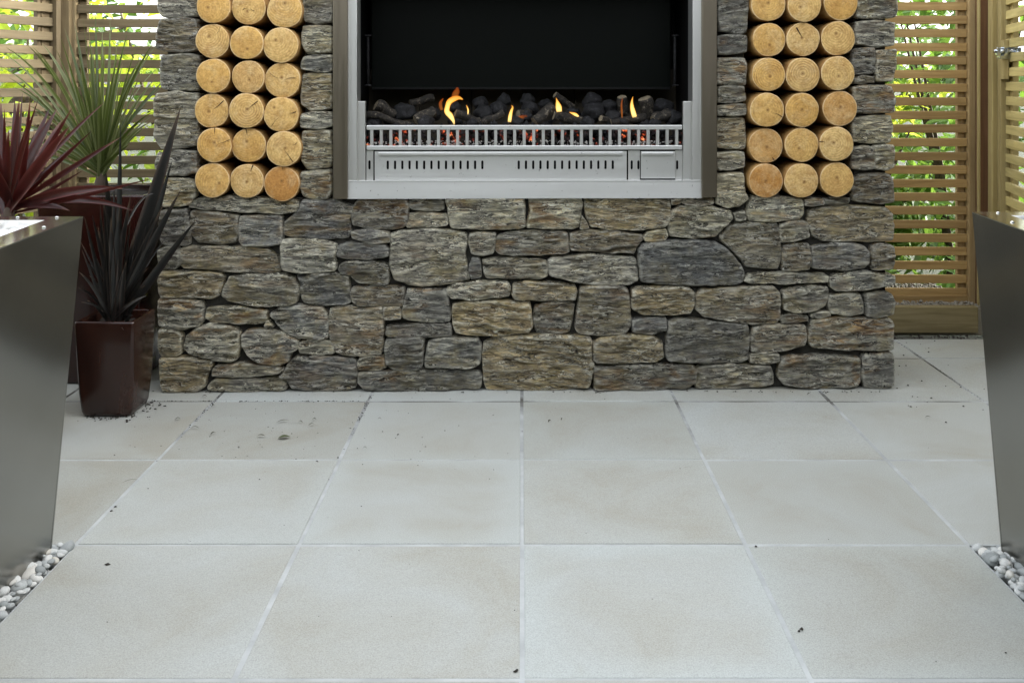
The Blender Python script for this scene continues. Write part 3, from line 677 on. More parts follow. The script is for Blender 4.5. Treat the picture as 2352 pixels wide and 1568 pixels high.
# bottom rail: sill whose face leans back to the sky
x0, z1 = wl(797.8, 418, 0); x1, z0 = wl(1612.2, 455, -0.012)
mesh_obj('bottom_rail', [(x0, -0.014, z0), (x1, -0.014, z0), (x1, -0.008, z1), (x0, -0.008, z1), (x0, 0.14, z1 + 0.002), (x1, 0.14, z1 + 0.002), (x0, 0.14, z0), (x1, 0.14, z0)],
         [(0, 1, 2, 3), (3, 2, 5, 4), (0, 6, 7, 1), (6, 4, 5, 7), (0, 3, 4, 6), (1, 7, 5, 2)], M['steel'], ins)
mb = MB()
xa, za = wl(799, 417, -0.003); xb, _ = wl(1611, 417, -0.003)
mb.box(xa, xb, -0.0105, -0.002, za - 0.0015, za + 0.003, 0.001); mb.build('rail_bead', M['steel'], ins)
for (ua, ub) in ((822, 839), (1570, 1588)): bx('upright', ua, ub, 233, 417, 0.03, 0.06, 'steel_v', 0.002)
grate = bx('grate_rail', 842, 1568, 288, 298, 0.035, 0.06, 'steel', 0.003)
bx('grate_rail', 842, 1568, 335, 344, 0.035, 0.06, 'steel', 0.003)
for i in range(33):
    u = 739 + (385 + 73.3 * i) / 3.346
    bx('grate_bar', u - 3.6, u + 3.6, 297, 336, 0.038, 0.056, 'steel_v', 0.0012)
def slotted(name, u0, u1, v0, v1, slots, d, mat):
    s0, s1, hw = 368.5, 389.5, 2.6
    mb = MB(); T = 0.004
    def r(a, b_, c, e):
        xa, zb = wl(a, c, d); xb_, za_ = wl(b_, e, d); mb.box(xa, xb_, d, d + T, za_, zb)
    r(u0, u1, v0, s0); r(u0, u1, s1, v1); cur = u0
    for s in slots: r(cur, s - hw, s0, s1); cur = s + hw
    r(cur, u1, s0, s1)
    for s in slots:          # rounded slot ends
        for sg, vv in ((1, s0), (-1, s1)):
            for hx in (-1, 1):
                xa, za_ = wl(s + hx * hw, vv, d); xb_, zb = wl(s + hx * hw * 0.35, vv, d); _, zc = wl(s, vv + sg * 2.2, d)
                mb.add([(xa, d, za_), (xb_, d, za_), (xa, d, zc), (xa, d + T, za_), (xb_, d + T, za_), (xa, d + T, zc)], [(0, 1, 2), (3, 5, 4), (1, 4, 5, 2)])
    return mb.build(name, M[mat], ins)
slotted('tray_panel', 861, 1440, 348, 413.5, [891 + 16.72 * i for i in range(14)] + [1192 + 16.62 * i for i in range(14)], 0.042, 'steel')
bx('tray_lip', 869, 1432, 349.5, 356, 0.026, 0.0415, 'steel', 0.003)
bx('tray_gap_shade_strip', 858.5, 860.5, 347, 415, 0.05, 0.055, 'black', 0)  # black strip standing in for the shade between the panels
slotted('side_panel', 842, 858, 346, 415, [849], 0.048, 'steel_v')
slotted('side_panel', 1443.5, 1470.5, 346, 415, [1451.6, 1467], 0.048, 'steel_v')
slotted('side_panel', 1552, 1568, 346, 415, [1556], 0.048, 'steel_v')
bx('control_door', 1472.5, 1551.5, 348, 410, 0.042, 0.047, 'steel', 0.001)
bx('door_lip', 1474, 1548, 349.5, 356, 0.028, 0.0415, 'steel', 0.003)
bx('burner_tray', 840, 1570, 343, 416, 0.060, 0.50, 'black', 0)
# black firebox lining
xa, xb = FB[0] + 0.012, FB[1] - 0.012; zb = wl(800, 416, 0.1)[1]
lin = MB(); lin.box(xa - 0.01, xa + 0.002, 0.10, 0.59, zb, 1.95); lin.box(xb - 0.002, xb + 0.01, 0.10, 0.59, zb, 1.95)
lin.box(xa, xb, 0.0, 0.59, 1.93, 1.95); lin.build('firebox_lining', M['black'], ins)
fbz = wl(1200, 190, 0.5)[1]
for k in range(6):
    x_a = xa + (xb - xa) * k / 6 + 0.002; x_b = xa + (xb - xa) * (k + 1) / 6 - 0.002
    MB().box(x_a, x_b, 0.52, 0.575, zb, 1.30, 0.003).build('fireback_panel', M['fireback'], ins)
MB().box(xa + 0.001, xb - 0.001, 0.575, 0.59, zb, 1.93).build('firebox_back', M['black'], ins)
bx('smoke_hood', 857, 1544, ZTOP + 20, 204, 0.36, 0.375, 'black_gloss', 0.003)
bx('hood_edge', 857, 1544, 200.5, 206, 0.345, 0.36, 'black', 0.002)
for (u, s_) in ((848, 1), (1553, -1)):
    rod = MB(); xr, z_a = wl(u, 82, 0.25); _, z_b = wl(u, 196, 0.25)
    rod.tube([(xr, 0.25, z_b), (xr, 0.25, z_a)], 0.006, 8)
    for zz in (z_a, z_b): rod.box(xr - 0.012, xr + 0.014, 0.238, 0.262, zz - 0.003, zz + 0.003, 0.001)
    rod.build('glass_bracket', M['coal'], ins, True)

# burner contents -------------------------------------------------
def cw(x, y, d):   # burner drawing units to world
    lx, lz = wl(811 + x / 2.966, 162.2 + y / 2.966, d); return wpt(lx, d, lz)
CU = 1 / 2.966 * 4.15 / F
def blob(name, c, r, mat, seed, sq=(1, 1, 1), amp=0.22):
    bm = bmesh.new(); bmesh.ops.create_icosphere(bm, subdivisions=3, radius=1); so = Vector((seed * 1.7, seed * 0.3, 0))
    for q in bm.verts:
        d = q.co.normalized(); k = 1 + amp * noise.noise(d * 1.4 + so) * 1.6 + amp * 0.5 * noise.noise(d * 4 + so) + 0.05 * noise.noise(d * 11 + so)
        q.co = Vector((d.x * sq[0], d.y * sq[1], d.z * sq[2])) * r * k
    me = bpy.data.meshes.new(name); bm.to_mesh(me); bm.free(); me.materials.append(mat)
    me.polygons.foreach_set('use_smooth', [True] * len(me.polygons))
    return link(name, me, None, c)
COALS = [(350,285,70,.20),(500,352,52,.13),(880,225,48,.33),(900,290,66,.25),(1000,262,56,.27),(1040,200,46,.36),(1200,200,44,.36),(1212,262,58,.28),(1110,350,44,.12),(1190,318,40,.17),(815,365,40,.12),
         (1640,215,60,.34),(1645,285,80,.27),(1780,318,52,.17),(2120,255,66,.28),(2185,325,60,.16),(145,362,48,.13),(1760,250,56,.33),(1600,355,46,.13),(700,250,46,.33),(560,300,50,.30),(1330,235,44,.36),(1500,300,52,.30),(1950,330,46,.2),(2060,360,40,.12),(260,350,44,.24),(700,350,44,.2),(1330,345,44,.22),(1840,350,40,.13)]
COAL_O = []
for i, (x, y, r, d) in enumerate(COALS):
    o = blob('coal', cw(x, y, d), r * CU * (1 + d * 0.2), M['coal'], i + 3, (random.uniform(.95, 1.15), 1, random.uniform(.8, 1.0)))
    COAL_O.append((o, x, y))
CLOGS = [((160,235),(290,300),38,.15,'short charred log with pale sawn end beside the fire upright'),((95,300),(400,372),24,.11,'long dark twig log lying low behind the grate rail'),((395,225),(560,185),28,.30,'charred branch propped high behind a coal lump'),((430,345),(560,275),40,.13,'thick ridged charred log in front of the tallest flame'),
  ((700,290),(865,352),30,.12,'charred log with pale ridges right beside the tallest flame'),((880,362),(1030,290),27,.11,'slim charred log with round cut end by middle flame'),((1240,352),(1375,255),44,.12,'thick silvery charred log leaning between two flames'),((1370,305),(1570,355),34,.12,'black charred log below the small orange flame'),
  ((1385,165),(1510,255),24,.31,'steep charred branch rising behind the small orange flame'),((1838,180),(1850,300),36,.26,'upright brown charred stump next to the sickle flame'),((1690,325),(1760,350),22,.11,'short pale-ridged log stub under the sickle flame'),((1760,355),(2000,315),24,.115,'long pale charred log lying before the sickle flame'),((1990,190),(2030,350),46,.19,'upright grey charred log beside the sickle flame'),((2050,345),(2160,290),38,.12,'charred log with cut end next to the gate-side upright'),((1130,300),(1215,300),34,.22,'ember-lit cut log right behind the middle flame')]
for i, (a, b_, r, d, lab) in enumerate(CLOGS):
    A, B_ = cw(*a, d), cw(*b_, d + 0.03); n = 20; S = 14; v = []; f = []; ax = (B_ - A); L = ax.length; axn = ax.normalized()
    e1 = axn.cross(Vector((0, 1, 0))).normalized(); e2 = axn.cross(e1); so = Vector((i * 5.3, 1, 2))
    for s_ in range(S + 1):
        t = s_ / S; c = A + ax * t + e1 * 0.012 * noise.noise(Vector((t * 2, i, 0)))
        for k in range(n):
            th = 2 * math.pi * k / n; rr = r * CU * (1 + 0.22 * noise.noise(Vector((math.cos(th) * 1.5, math.sin(th) * 1.5, t * L * 10)) + so) + 0.16 * noise.noise(Vector((math.cos(th) * 5, math.sin(th) * 5, t * L * 12)) + so))
            if s_ in (0, S): rr *= 0.9
            v.append(c + (e1 * math.cos(th) + e2 * math.sin(th)) * rr - A)
    for s_ in range(S):
        for k in range(n): f.append((s_ * n + k, (s_ + 1) * n + k, (s_ + 1) * n + (k + 1) % n, s_ * n + (k + 1) % n))
    f.append(tuple(range(n))); f.append(tuple(S * n + n - 1 - k for k in range(n)))
    o = mesh_obj('charred_log', v, f, [M['char_log'], M['char_end']], None, True, A, midx=[0] * (len(f) - 2) + [1, 1])
    for pl in o.data.polygons:
        if len(pl.vertices) > 4: pl.use_smooth = False
    tag(o, lab, 'log', 'ceramic logs in the gas fire')
SHORT = ['pale-ended short log', 'long dark twig log', 'high propped branch', 'thick ridged log before the tallest flame', 'pale-ridged log beside the tallest flame', 'slim cut log by the middle flame', 'thick silvery leaning log', 'black log below the small orange flame', 'steep branch behind the small orange flame', 'upright brown stump', 'short pale-ridged log stub', 'long pale log before the sickle flame', 'upright grey log beside the sickle flame', 'cut log by the gate-side upright', 'ember-lit cut log']
seen_ = {}
for o, x, y in COAL_O:
    k = min(range(len(CLOGS)), key=lambda q: ((CLOGS[q][0][0] + CLOGS[q][1][0]) / 2 - x) ** 2 + ((CLOGS[q][0][1] + CLOGS[q][1][1]) / 2 - y) ** 2); seen_.setdefault(k, []).append((y, o))
for k, lst in seen_.items():
    lst.sort(key=lambda t: t[0]); words = [''] if len(lst) == 1 else (['uppermost ', 'lowest '] if len(lst) == 2 else ['uppermost '] + ['middle '] * (len(lst) - 2) + ['lowest '])
    for (y, o), w_ in zip(lst, words): tag(o, f'{w_}black coal lump nearest the {SHORT[k]}', 'coal', 'coal lumps in the gas fire')
def bits(name, n, xr, yr, dr, rr, mat, label, cat, seed):
    rnd = random.Random(seed); mb = MB()
    for _ in range(n):
        c = cw(rnd.uniform(*xr), rnd.uniform(*yr), rnd.uniform(*dr)); r = rnd.uniform(*rr)
        vs_ = [c + Vector((rnd.uniform(.6, 1.2) * dx, rnd.uniform(.6, 1.2) * dy, rnd.uniform(.6, 1.2) * dz)) * r for dx, dy, dz in ((1, 0, 0), (-1, 0, 0), (0, 1, 0), (0, -1, 0), (0, 0, 1), (0, 0, -1))]
        mb.add(vs_, [(0, 2, 4), (2, 1, 4), (1, 3, 4), (3, 0, 4), (2, 0, 5), (1, 2, 5), (3, 1, 5), (0, 3, 5)])
    return tag(mb.build(name, mat), label, cat, kind='stuff')
bits('glowing_embers', 420, (95, 2240), (395, 520), (0.085, 0.125), (0.006, 0.013), M['glow'], 'red glowing ember bits behind the steel grate bars', 'embers', 3)
bits('ash_chips', 520, (95, 2240), (478, 528), (0.062, 0.085), (0.0025, 0.006), M['ash'], 'white ash chips along the bottom of the grate', 'ash', 4)
bits('small_coals', 300, (95, 2240), (360, 500), (0.09, 0.15), (0.010, 0.02), M['coal'], 'small black coals packed behind the steel grate', 'coals', 5)
FL = [([(692,368,5),(684,340,14),(664,306,25),(642,280,24),(647,242,22),(660,212,25),(692,192,24),(724,186,16),(750,198,3)], .085, 'flame', 'tallest curling yellow flame between charred logs'),
      ([(785,300,4),(787,272,7),(780,248,4),(774,235,1)], .10, 'flame', 'tiny thin flame beside the tallest curling flame'),
      ([(1068,352,15),(1072,318,17),(1080,280,13),(1090,250,7),(1080,236,1)], .09, 'flame', 'narrow upright pale flame in middle of the fire'),
      ([(1408,282,24),(1404,252,28),(1398,228,20),(1392,205,8),(1386,185,1)], .10, 'flame', 'short broad orange flame over a black charred log'),
      ([(1540,314,6),(1522,302,14),(1502,293,11),(1476,284,2)], .10, 'flame', 'small low flame licking sideways over a log'),
      ([(1922,318,21),(1912,285,22),(1903,245,17),(1903,210,9),(1910,176,1)], .09, 'flame', 'sickle-shaped yellow flame beside an upright log'),
      ([(1836,325,5),(1834,280,9),(1832,230,8),(1840,185,3)], .10, 'flame_dim', 'faint red flame in front of the upright brown stump'),
      ([(690,190,22),(700,165,30),(712,140,26),(715,115,8)], .14, 'flame_dim', 'faint red glow of flame above the tallest flame'),
      ([(1120,335,26),(1150,322,24),(1190,310,10)], .15, 'flame_dim', 'faint red flame licking the middle cut log'),
      ([(610,270,14),(600,225,16),(620,190,5)], .17, 'flame_dim', 'faint red flame behind the tallest curling flame')]
for pts, d, mt, lab in FL:
    mb = MB(); P = []
    for j in range(len(pts) - 1):
        for t in (0, .25, .5, .75):
            q0 = pts[max(j - 1, 0)]; q1 = pts[j]; q2 = pts[j + 1]; q3 = pts[min(j + 2, len(pts) - 1)]
            P.append(tuple(0.5 * ((2 * q1[k]) + (-q0[k] + q2[k]) * t + (2 * q0[k] - 5 * q1[k] + 4 * q2[k] - q3[k]) * t * t + (-q0[k] + 3 * q1[k] - 3 * q2[k] + q3[k]) * t ** 3) for k in range(3)))
    P.append(pts[-1]); base = cw(*P[0][:2], d)
    mb.tube([cw(x, y, d) - base for x, y, _ in P], [max(r, .6) * CU * .78 for _, _, r in P], 12, True, 0.7)
    tag(mb.build('flame', M[mt], None, True, base), lab, 'flame', 'flames in the gas fire')

# ------------------------------------------------------------------ fences
PITCH, SH = 0.07, 0.0425
def slat_mesh(L, mat, h=SH, t=0.018):
    bm = bmesh.new(); bmesh.ops.create_cube(bm, size=1)
    for q in bm.verts: q.co = Vector((q.co.x * L, q.co.y * t, q.co.z * h))
    bmesh.ops.bevel(bm, geom=bm.edges[:], offset=0.002, segments=1, affect='EDGES')
    me = bpy.data.meshes.new('slat'); bm.to_mesh(me); bm.free(); me.materials.append(M[mat]); return me
def lattice(name, label, cat, origin, ang, L, zc0, ztop, zbot, sm, pm, inset_l=0.0, inset_r=0.0, group=None):
    """panel along local +x from origin; slats in front (local -y), battens behind"""
    root = tag(empty(name, origin, ang), label, cat, group)
    me = slat_mesh(L - inset_l - inset_r, sm); cx = (inset_l + L - inset_r) / 2
    z = zc0 + PITCH * math.floor((ztop - zc0) / PITCH)
    while z > zbot:
        o = link('slat', me, root, (cx + random.uniform(-.001, .001), random.uniform(-.0015, .0015), z + random.uniform(-.0015, .0015)))
        o.rotation_euler = (random.uniform(-.02, .02), random.uniform(-.0012, .0012), 0); z -= PITCH
    z0 = z + PITCH / 2 - 0.005
    return root, z0
def bar(name, x0, x1, y0, y1, z0, z1, mat, parent, b=0.003): return MB().box(x0, x1, y0, y1, z0, z1, b).build(name, M[mat], parent)
ZFT = 1.86
# back fence, gate side
Yr = 5.10; xa, xb = 1.30, 2.284
p, z0 = lattice('slatted_fence', 'brown horizontal slat fence panel between stone wall and gate corner post', 'fence', (xa, Yr, 0), 0, xb - xa, 1.6325, ZFT, 0.16, 'slat_r', 'post_r', group='slatted fence panels')
L = xb - xa
bar('batten', L - 0.040, L - 0.002, 0.012, 0.040, 0.13, ZFT, 'post_r', p); bar('batten', 0.1, 0.14, 0.012, 0.040, 0.13, ZFT, 'post_r', p)
bar('bottom_rail', 0, L, -0.022, 0.03, 0.10, 0.150, 'slat_r', p); bar('stile', L + 0.001, L + 0.041, -0.03, 0.045, 0.10, ZFT + 0.03, 'post_r', p)
bar('top_rail', 0, L, -0.022, 0.03, ZFT + 0.001, ZFT + 0.05, 'slat_r', p)
sl = MB().box(1.36, 2.255, 4.90, 4.95, 0.004, 0.132, 0.004).build('timber_sill', M['sill']); tag(sl, 'thick olive-brown timber sill board under slats beside the gate corner', 'sill board', 'timber sill boards')
# back fence, plant side
xa, xb = -2.275, -1.30
p, z0 = lattice('slatted_fence', 'greyish slat fence panel behind the green spiky plant and stone wall', 'fence', (xa, 5.08, 0), 0, xb - xa, 1.24 + (190 - 21.9) * 5.08 / F, ZFT, 0.16, 'slat_l', 'post_l', group='slatted fence panels')
L = xb - xa
bar('batten', 0.002, 0.042, 0.012, 0.040, 0.13, ZFT, 'post_l', p); bar('batten', L - 0.1, L - 0.06, 0.012, 0.040, 0.13, ZFT, 'post_l', p)
bar('bottom_rail', 0, L, -0.022, 0.03, 0.10, 0.150, 'slat_l', p); bar('stile', -0.042, -0.001, -0.03, 0.045, 0.10, ZFT + 0.03, 'post_l', p)
bar('top_rail', 0, L, -0.022, 0.03, ZFT + 0.001, ZFT + 0.05, 'slat_l', p)
sl = MB().box(-2.255, -1.36, 4.90, 4.95, 0.004, 0.132, 0.004).build('timber_sill', M['sill']); tag(sl, 'timber sill board under slats behind the dark glazed pots', 'sill board', 'timber sill boards')
# corner posts, plant side
pa = at(131, 190, 5.02); pb = at(158.5, 190, 5.02)
tag(MB().box(pa.x, pb.x, 5.02, 5.10, -0.03, 1.93, 0.004).build('fence_post', M['post_l']), 'weathered square corner post behind the green spiky plant', 'post', 'fence posts')
# side panel, plant side, splayed toward the house
d = Vector((-0.40, -0.915, 0)).normalized(); org = at(119, 190, 4.955); org.z = 0
Ls = 1.8; far = org + d * Ls
p, z0 = lattice('slatted_fence', 'weathered slat fence panel standing behind the red spiky plant', 'fence', tuple(far), math.atan2(-d.y, -d.x), Ls, 1.611, ZFT, 0.16, 'slat_l', 'post_l', group='slatted fence panels')
bar('batten', Ls - 0.05, Ls - 0.002, 0.012, 0.04, 0.13, ZFT, 'post_l', p); bar('batten', Ls - 0.075, Ls - 0.055, 0.012, 0.04, 0.13, ZFT, 'post_l', p); bar('batten', 0.3, 0.34, 0.012, 0.04, 0.13, ZFT, 'post_l', p)
bar('stile', Ls + 0.001, Ls + 0.030, -0.03, 0.045, 0.02, ZFT + 0.03, 'post_l', p); bar('stile', -0.04, -0.001, -0.03, 0.045, 0.02, ZFT + 0.03, 'post_l', p); bar('bottom_rail', 0, Ls, -0.022, 0.03, 0.08, 0.15, 'slat_l', p)
# corner posts, gate side
q0, q1 = at(2238, 190, 5.08).x, at(2248.5, 190, 5.08).x
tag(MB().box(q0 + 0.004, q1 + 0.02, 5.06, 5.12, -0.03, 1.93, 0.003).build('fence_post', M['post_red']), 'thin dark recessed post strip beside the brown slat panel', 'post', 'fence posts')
q0, q1 = at(2247.5, 190, 5.0).x, at(2251.5, 190, 5.0).x
tag(MB().box(q0, q1 - 0.001, 4.995, 5.02, 0.0, 1.93, 0.001).build('post_bead', M['post_g']), 'narrow pale timber bead edging the reddish corner post', 'post bead')
q0, q1 = at(2251.5, 190, 5.0).x, at(2278, 190, 5.0).x
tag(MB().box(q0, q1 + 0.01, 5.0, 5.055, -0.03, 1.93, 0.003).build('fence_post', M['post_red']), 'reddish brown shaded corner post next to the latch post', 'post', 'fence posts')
q0, q1 = at(2279, 190, 4.95).x, at(2304, 190, 4.95).x
tag(MB().box(q0, q1, 4.95, 4.998, -0.03, 1.93, 0.003).build('fence_post', M['post_g']), 'pale olive gate post carrying the metal latch keep', 'post', 'fence posts')
# gate, standing ajar
d = Vector((-0.231, -0.973, 0)).normalized(); org = at(2305.5, 190, 4.94); org.z = 0; LG = 1.0
gate, z0 = lattice('slatted_gate', 'olive brown slatted gate with galvanised latch beside the steel planter', 'gate', tuple(org), math.atan2(d.y, d.x), LG, 1.606 + 0.035, ZFT, 0.16, 'slat_g', 'post_g', 0.075, 0.06)
# seen face is local +y here or -y: put stiles through the full depth
bar('stile', 0, 0.074, -0.03, 0.03, 0.05, ZFT + 0.03, 'post_g', gate); bar('stile', LG - 0.06, LG, -0.03, 0.03, 0.05, ZFT + 0.03, 'post_g', gate)
bar('batten', 0.076, 0.125, 0.012, 0.04, 0.12, ZFT, 'post_g', gate); bar('bottom_rail', 0.075, LG - 0.06, -0.022, 0.03, 0.07, 0.14, 'slat_g', gate)
la = at(2325, 122, 4.88)
nrm = Vector((d.y, -d.x, 0));  nrm = nrm if nrm.y < 0 or nrm.x < 0 else -nrm
def on_gate(t, z, off):      # local gate coordinates; the patio side is local -y when nrm is its -y
    return (t, off, z)
SIDE = -1
zL = la.z
bar('latch_block', 0.076, 0.150, SIDE * 0.034, SIDE * 0.010, zL - 0.13, zL + 0.06, 'post_g', gate)
ga = math.atan2(d.y, d.x); LP = at(2313, 122, 4.782) - org; cg, sg_ = math.cos(-ga), math.sin(-ga)
lt = MB().box(-0.03, 0.062, 0.006, 0.045, -0.030, 0.030, 0.001).build('latch', M['chrome'], gate, False, (LP.x * cg - LP.y * sg_, LP.x * sg_ + LP.y * cg, LP.z), -ga)
rod = MB(); rod.tube([(-0.062, 0, 0.008), (0.05, 0, 0.008)], 0.0095, 14); rod.build('bolt', M['chrome'], lt, True)
hd = MB(); hd.tube([(0.04, 0, 0.008), (0.043, -0.016, 0.0), (0.043, -0.02, -0.03)], 0.008, 12); hd.build('bolt_handle', M['chrome'], lt, True)
for xx in (-0.045, -0.012, 0.054): MB().box(xx - 0.009, xx + 0.009, -0.015, 0.012, -0.014, 0.028, 0.005).build('bolt_keep', M['chrome'], lt)

# gravel strips behind the sills
def gravel(name, x0, x1, y0, y1, z, n, lab, seed):
    rnd = random.Random(seed); mb = MB(); mb.add([(x0, y0, z - 0.012), (x1, y0, z - 0.012), (x1, y1, z - 0.012), (x0, y1, z - 0.012)], [(0, 1, 2, 3)])
    mb.add([(x0, y0, z - 0.012), (x1, y0, z - 0.012), (x1, y0, -0.02), (x0, y0, -0.02)], [(3, 2, 1, 0)])
    for _ in range(n):
        c = Vector((rnd.uniform(x0, x1), rnd.uniform(y0, y1), z + rnd.uniform(-.012, .002))); r = rnd.uniform(.006, .013)
        vs_ = [c + Vector((rnd.uniform(.6, 1.2) * dx, rnd.uniform(.6, 1.2) * dy, rnd.uniform(.5, .9) * dz)) * r for dx, dy, dz in ((1, 0, 0), (-1, 0, 0), (0, 1, 0), (0, -1, 0), (0, 0, 1), (0, 0, -1))]
        mb.add(vs_, [(0, 2, 4), (2, 1, 4), (1, 3, 4), (3, 0, 4), (2, 0, 5), (1, 2, 5), (3, 1, 5), (0, 3, 5)])
    return tag(mb.build(name, M['gravel']), lab, 'gravel', kind='stuff')
gravel('gravel', 1.36, 2.30, 4.952, 5.55, 0.122, 2600, 'pea gravel strip behind the sill board by the gate', 11)
gravel('gravel', -2.30, -1.36, 4.952, 5.55, 0.122, 1800, 'pea gravel strip behind the sill board by the pots', 12)

# ------------------------------------------------------------------ shrubs beyond the fence
def shrub(name, label, c, rx, ry, z0, z1, n, size, mat, seed, group='shrubs beyond the fence'):
    rnd = random.Random(seed); root = tag(empty(name, (c[0], c[1], -0.07)), label, 'shrub', group)
    st = MB()
    for k in range(5):
        a = rnd.uniform(0, 6.28); top = Vector((math.cos(a) * rx * 0.6, math.sin(a) * ry * 0.6, z1 * 0.85))
        st.tube([(math.cos(a) * .05, math.sin(a) * .05, 0), (top.x * .4, top.y * .4, top.z * .45), top], [.022, .015, .005], 6)
    st.build('stem', M['bark'], root)
    mb = MB(); cl = []
    for k in range(max(10, n // 45)):
        while True:
            q = Vector((rnd.uniform(-1, 1), rnd.uniform(-1, 1), rnd.uniform(-1, 1)))
            if q.length < 1: break
        cl.append(Vector((q.x * rx, q.y * ry, (z0 + z1) / 2 + q.z * (z1 - z0) / 2)))
    for k in range(n):
        q = rnd.choice(cl) + Vector((rnd.gauss(0, .11), rnd.gauss(0, .11), rnd.gauss(0, .10))); L = size * rnd.uniform(.6, 1.25); W = L * rnd.uniform(.32, .5)
        d = Vector((rnd.gauss(0, 1), rnd.gauss(0, 1) - .3, rnd.gauss(-.25, .6))).normalized(); s_ = d.cross(Vector((rnd.gauss(0, .4), rnd.gauss(0, .4), 1))).normalized(); u = s_.cross(d)
        fold = rnd.uniform(.05, .25) * W; dr = -Vector((0, 0, 1)) * L * rnd.uniform(.0, .25)
        mb.add([q, q + d * L * .35 + s_ * W / 2 + u * fold, q + d * L * .7 + s_ * W * .38 + u * fold * .8 + dr * .4, q + d * L + dr, q + d * L * .7 - s_ * W * .38 + u * fold * .8 + dr * .4, q + d * L * .35 - s_ * W / 2 + u * fold, q + d * L * .5 + dr * .2],
               [(0, 1, 6), (1, 2, 6), (2, 3, 6), (3, 4, 6), (4, 5, 6), (5, 0, 6)])
    mb.build('foliage', M[mat], root)
SH_ = [('lime broad-leaved shrub filling the gaps behind the weathered side panel', (-3.1, 6.0), .85, .6, .2, 2.1, 1700, .12, 'leaf_lime'),
       ('pale lime shrub behind slats above the green spiky plant', (-2.0, 6.1), .8, .5, .3, 2.1, 1700, .11, 'leaf_lime'),
       ('mid green shrub low behind slats next to the dark pots', (-1.75, 5.75), .7, .3, .05, .95, 900, .10, 'leaf_mid'),
       ('mid green shrub low behind the weathered side panel', (-3.1, 5.3), .5, .5, .05, 1.0, 700, .10, 'leaf_mid'),
       ('bright lime shrub behind slats beside the gate-side stone pillar', (1.75, 6.3), .75, .5, .7, 2.1, 1000, .12, 'leaf_lime'),
       ('dark green big-leaved shrub low behind the brown slat panel', (1.85, 5.85), .75, .35, .1, 1.25, 900, .15, 'leaf_mid'),
       ('dense dark shrub behind the reddish corner post', (2.7, 6.1), .6, .5, .1, 2.0, 1100, .13, 'leaf_mid'),
       ('dark leafy shrub seen through the slatted gate', (3.3, 4.9), .5, .7, .1, 1.9, 1200, .12, 'leaf_mid')]
for i, a in enumerate(SH_): shrub('garden_shrub', a[0], a[1], a[2], a[3], a[4], a[5], a[6], a[7], a[8], 50 + i)
# taller trees farther back close the view
def tree(label, c, h, rad, n, seed):
    rnd = random.Random(seed); root = tag(empty('garden_tree', (c[0], c[1], -0.07)), label, 'tree', 'trees behind the garden'); st = MB()
    st.tube([(0, 0, 0), (.05, .02, h * .3), (-.05, .05, h * .6), (0, 0, h * .9)], [.12, .09, .06, .02], 8)
    for k in range(7):
        a = rnd.uniform(0, 6.28); z = h * rnd.uniform(.2, .65); st.tube([(0, 0, z), (math.cos(a) * rad * .5, math.sin(a) * rad * .5, z + .4), (math.cos(a) * rad * .9, math.sin(a) * rad * .9, z + .6)], [.05, .03, .01], 6)
    st.build('trunk', M['bark'], root); mb = MB(); cl = []
    for k in range(60):
        while True:
            q = Vector((rnd.uniform(-1, 1), rnd.uniform(-1, 1), rnd.uniform(-1, 1)))
            if q.length < 1: break
        cl.append(Vector((q.x * rad, q.y * rad, h * .55 + q.z * h * .5)))
    for k in range(n):
        q = rnd.choice(cl) + Vector((rnd.gauss(0, .22), rnd.gauss(0, .22), rnd.gauss(0, .2))); q.z = max(q.z, .1); L = rnd.uniform(.1, .2); W = L * .5
        d = Vector((rnd.gauss(0, 1), rnd.gauss(0, 1), rnd.gauss(-.2, .6))).normalized(); s_ = d.cross(Vector((rnd.gauss(0, .5), rnd.gauss(0, .5), 1))).normalized()
        mb.add([q, q + d * L * .5 + s_ * W / 2, q + d * L, q + d * L * .5 - s_ * W / 2], [(0, 1, 2, 3)])
    mb.build('crown', M['leaf_mid'], root)
tree('dark spreading tree far behind the gate-side fence', (3.0, 9.0), 3.4, 1.7, 5000, 81)
tree('dark tree behind the fireplace chimney', (0.4, 9.5), 3.6, 1.6, 4000, 82)
tree('tree far behind the plant-side fence corner', (-5.2, 9.5), 2.6, 1.5, 3000, 83)

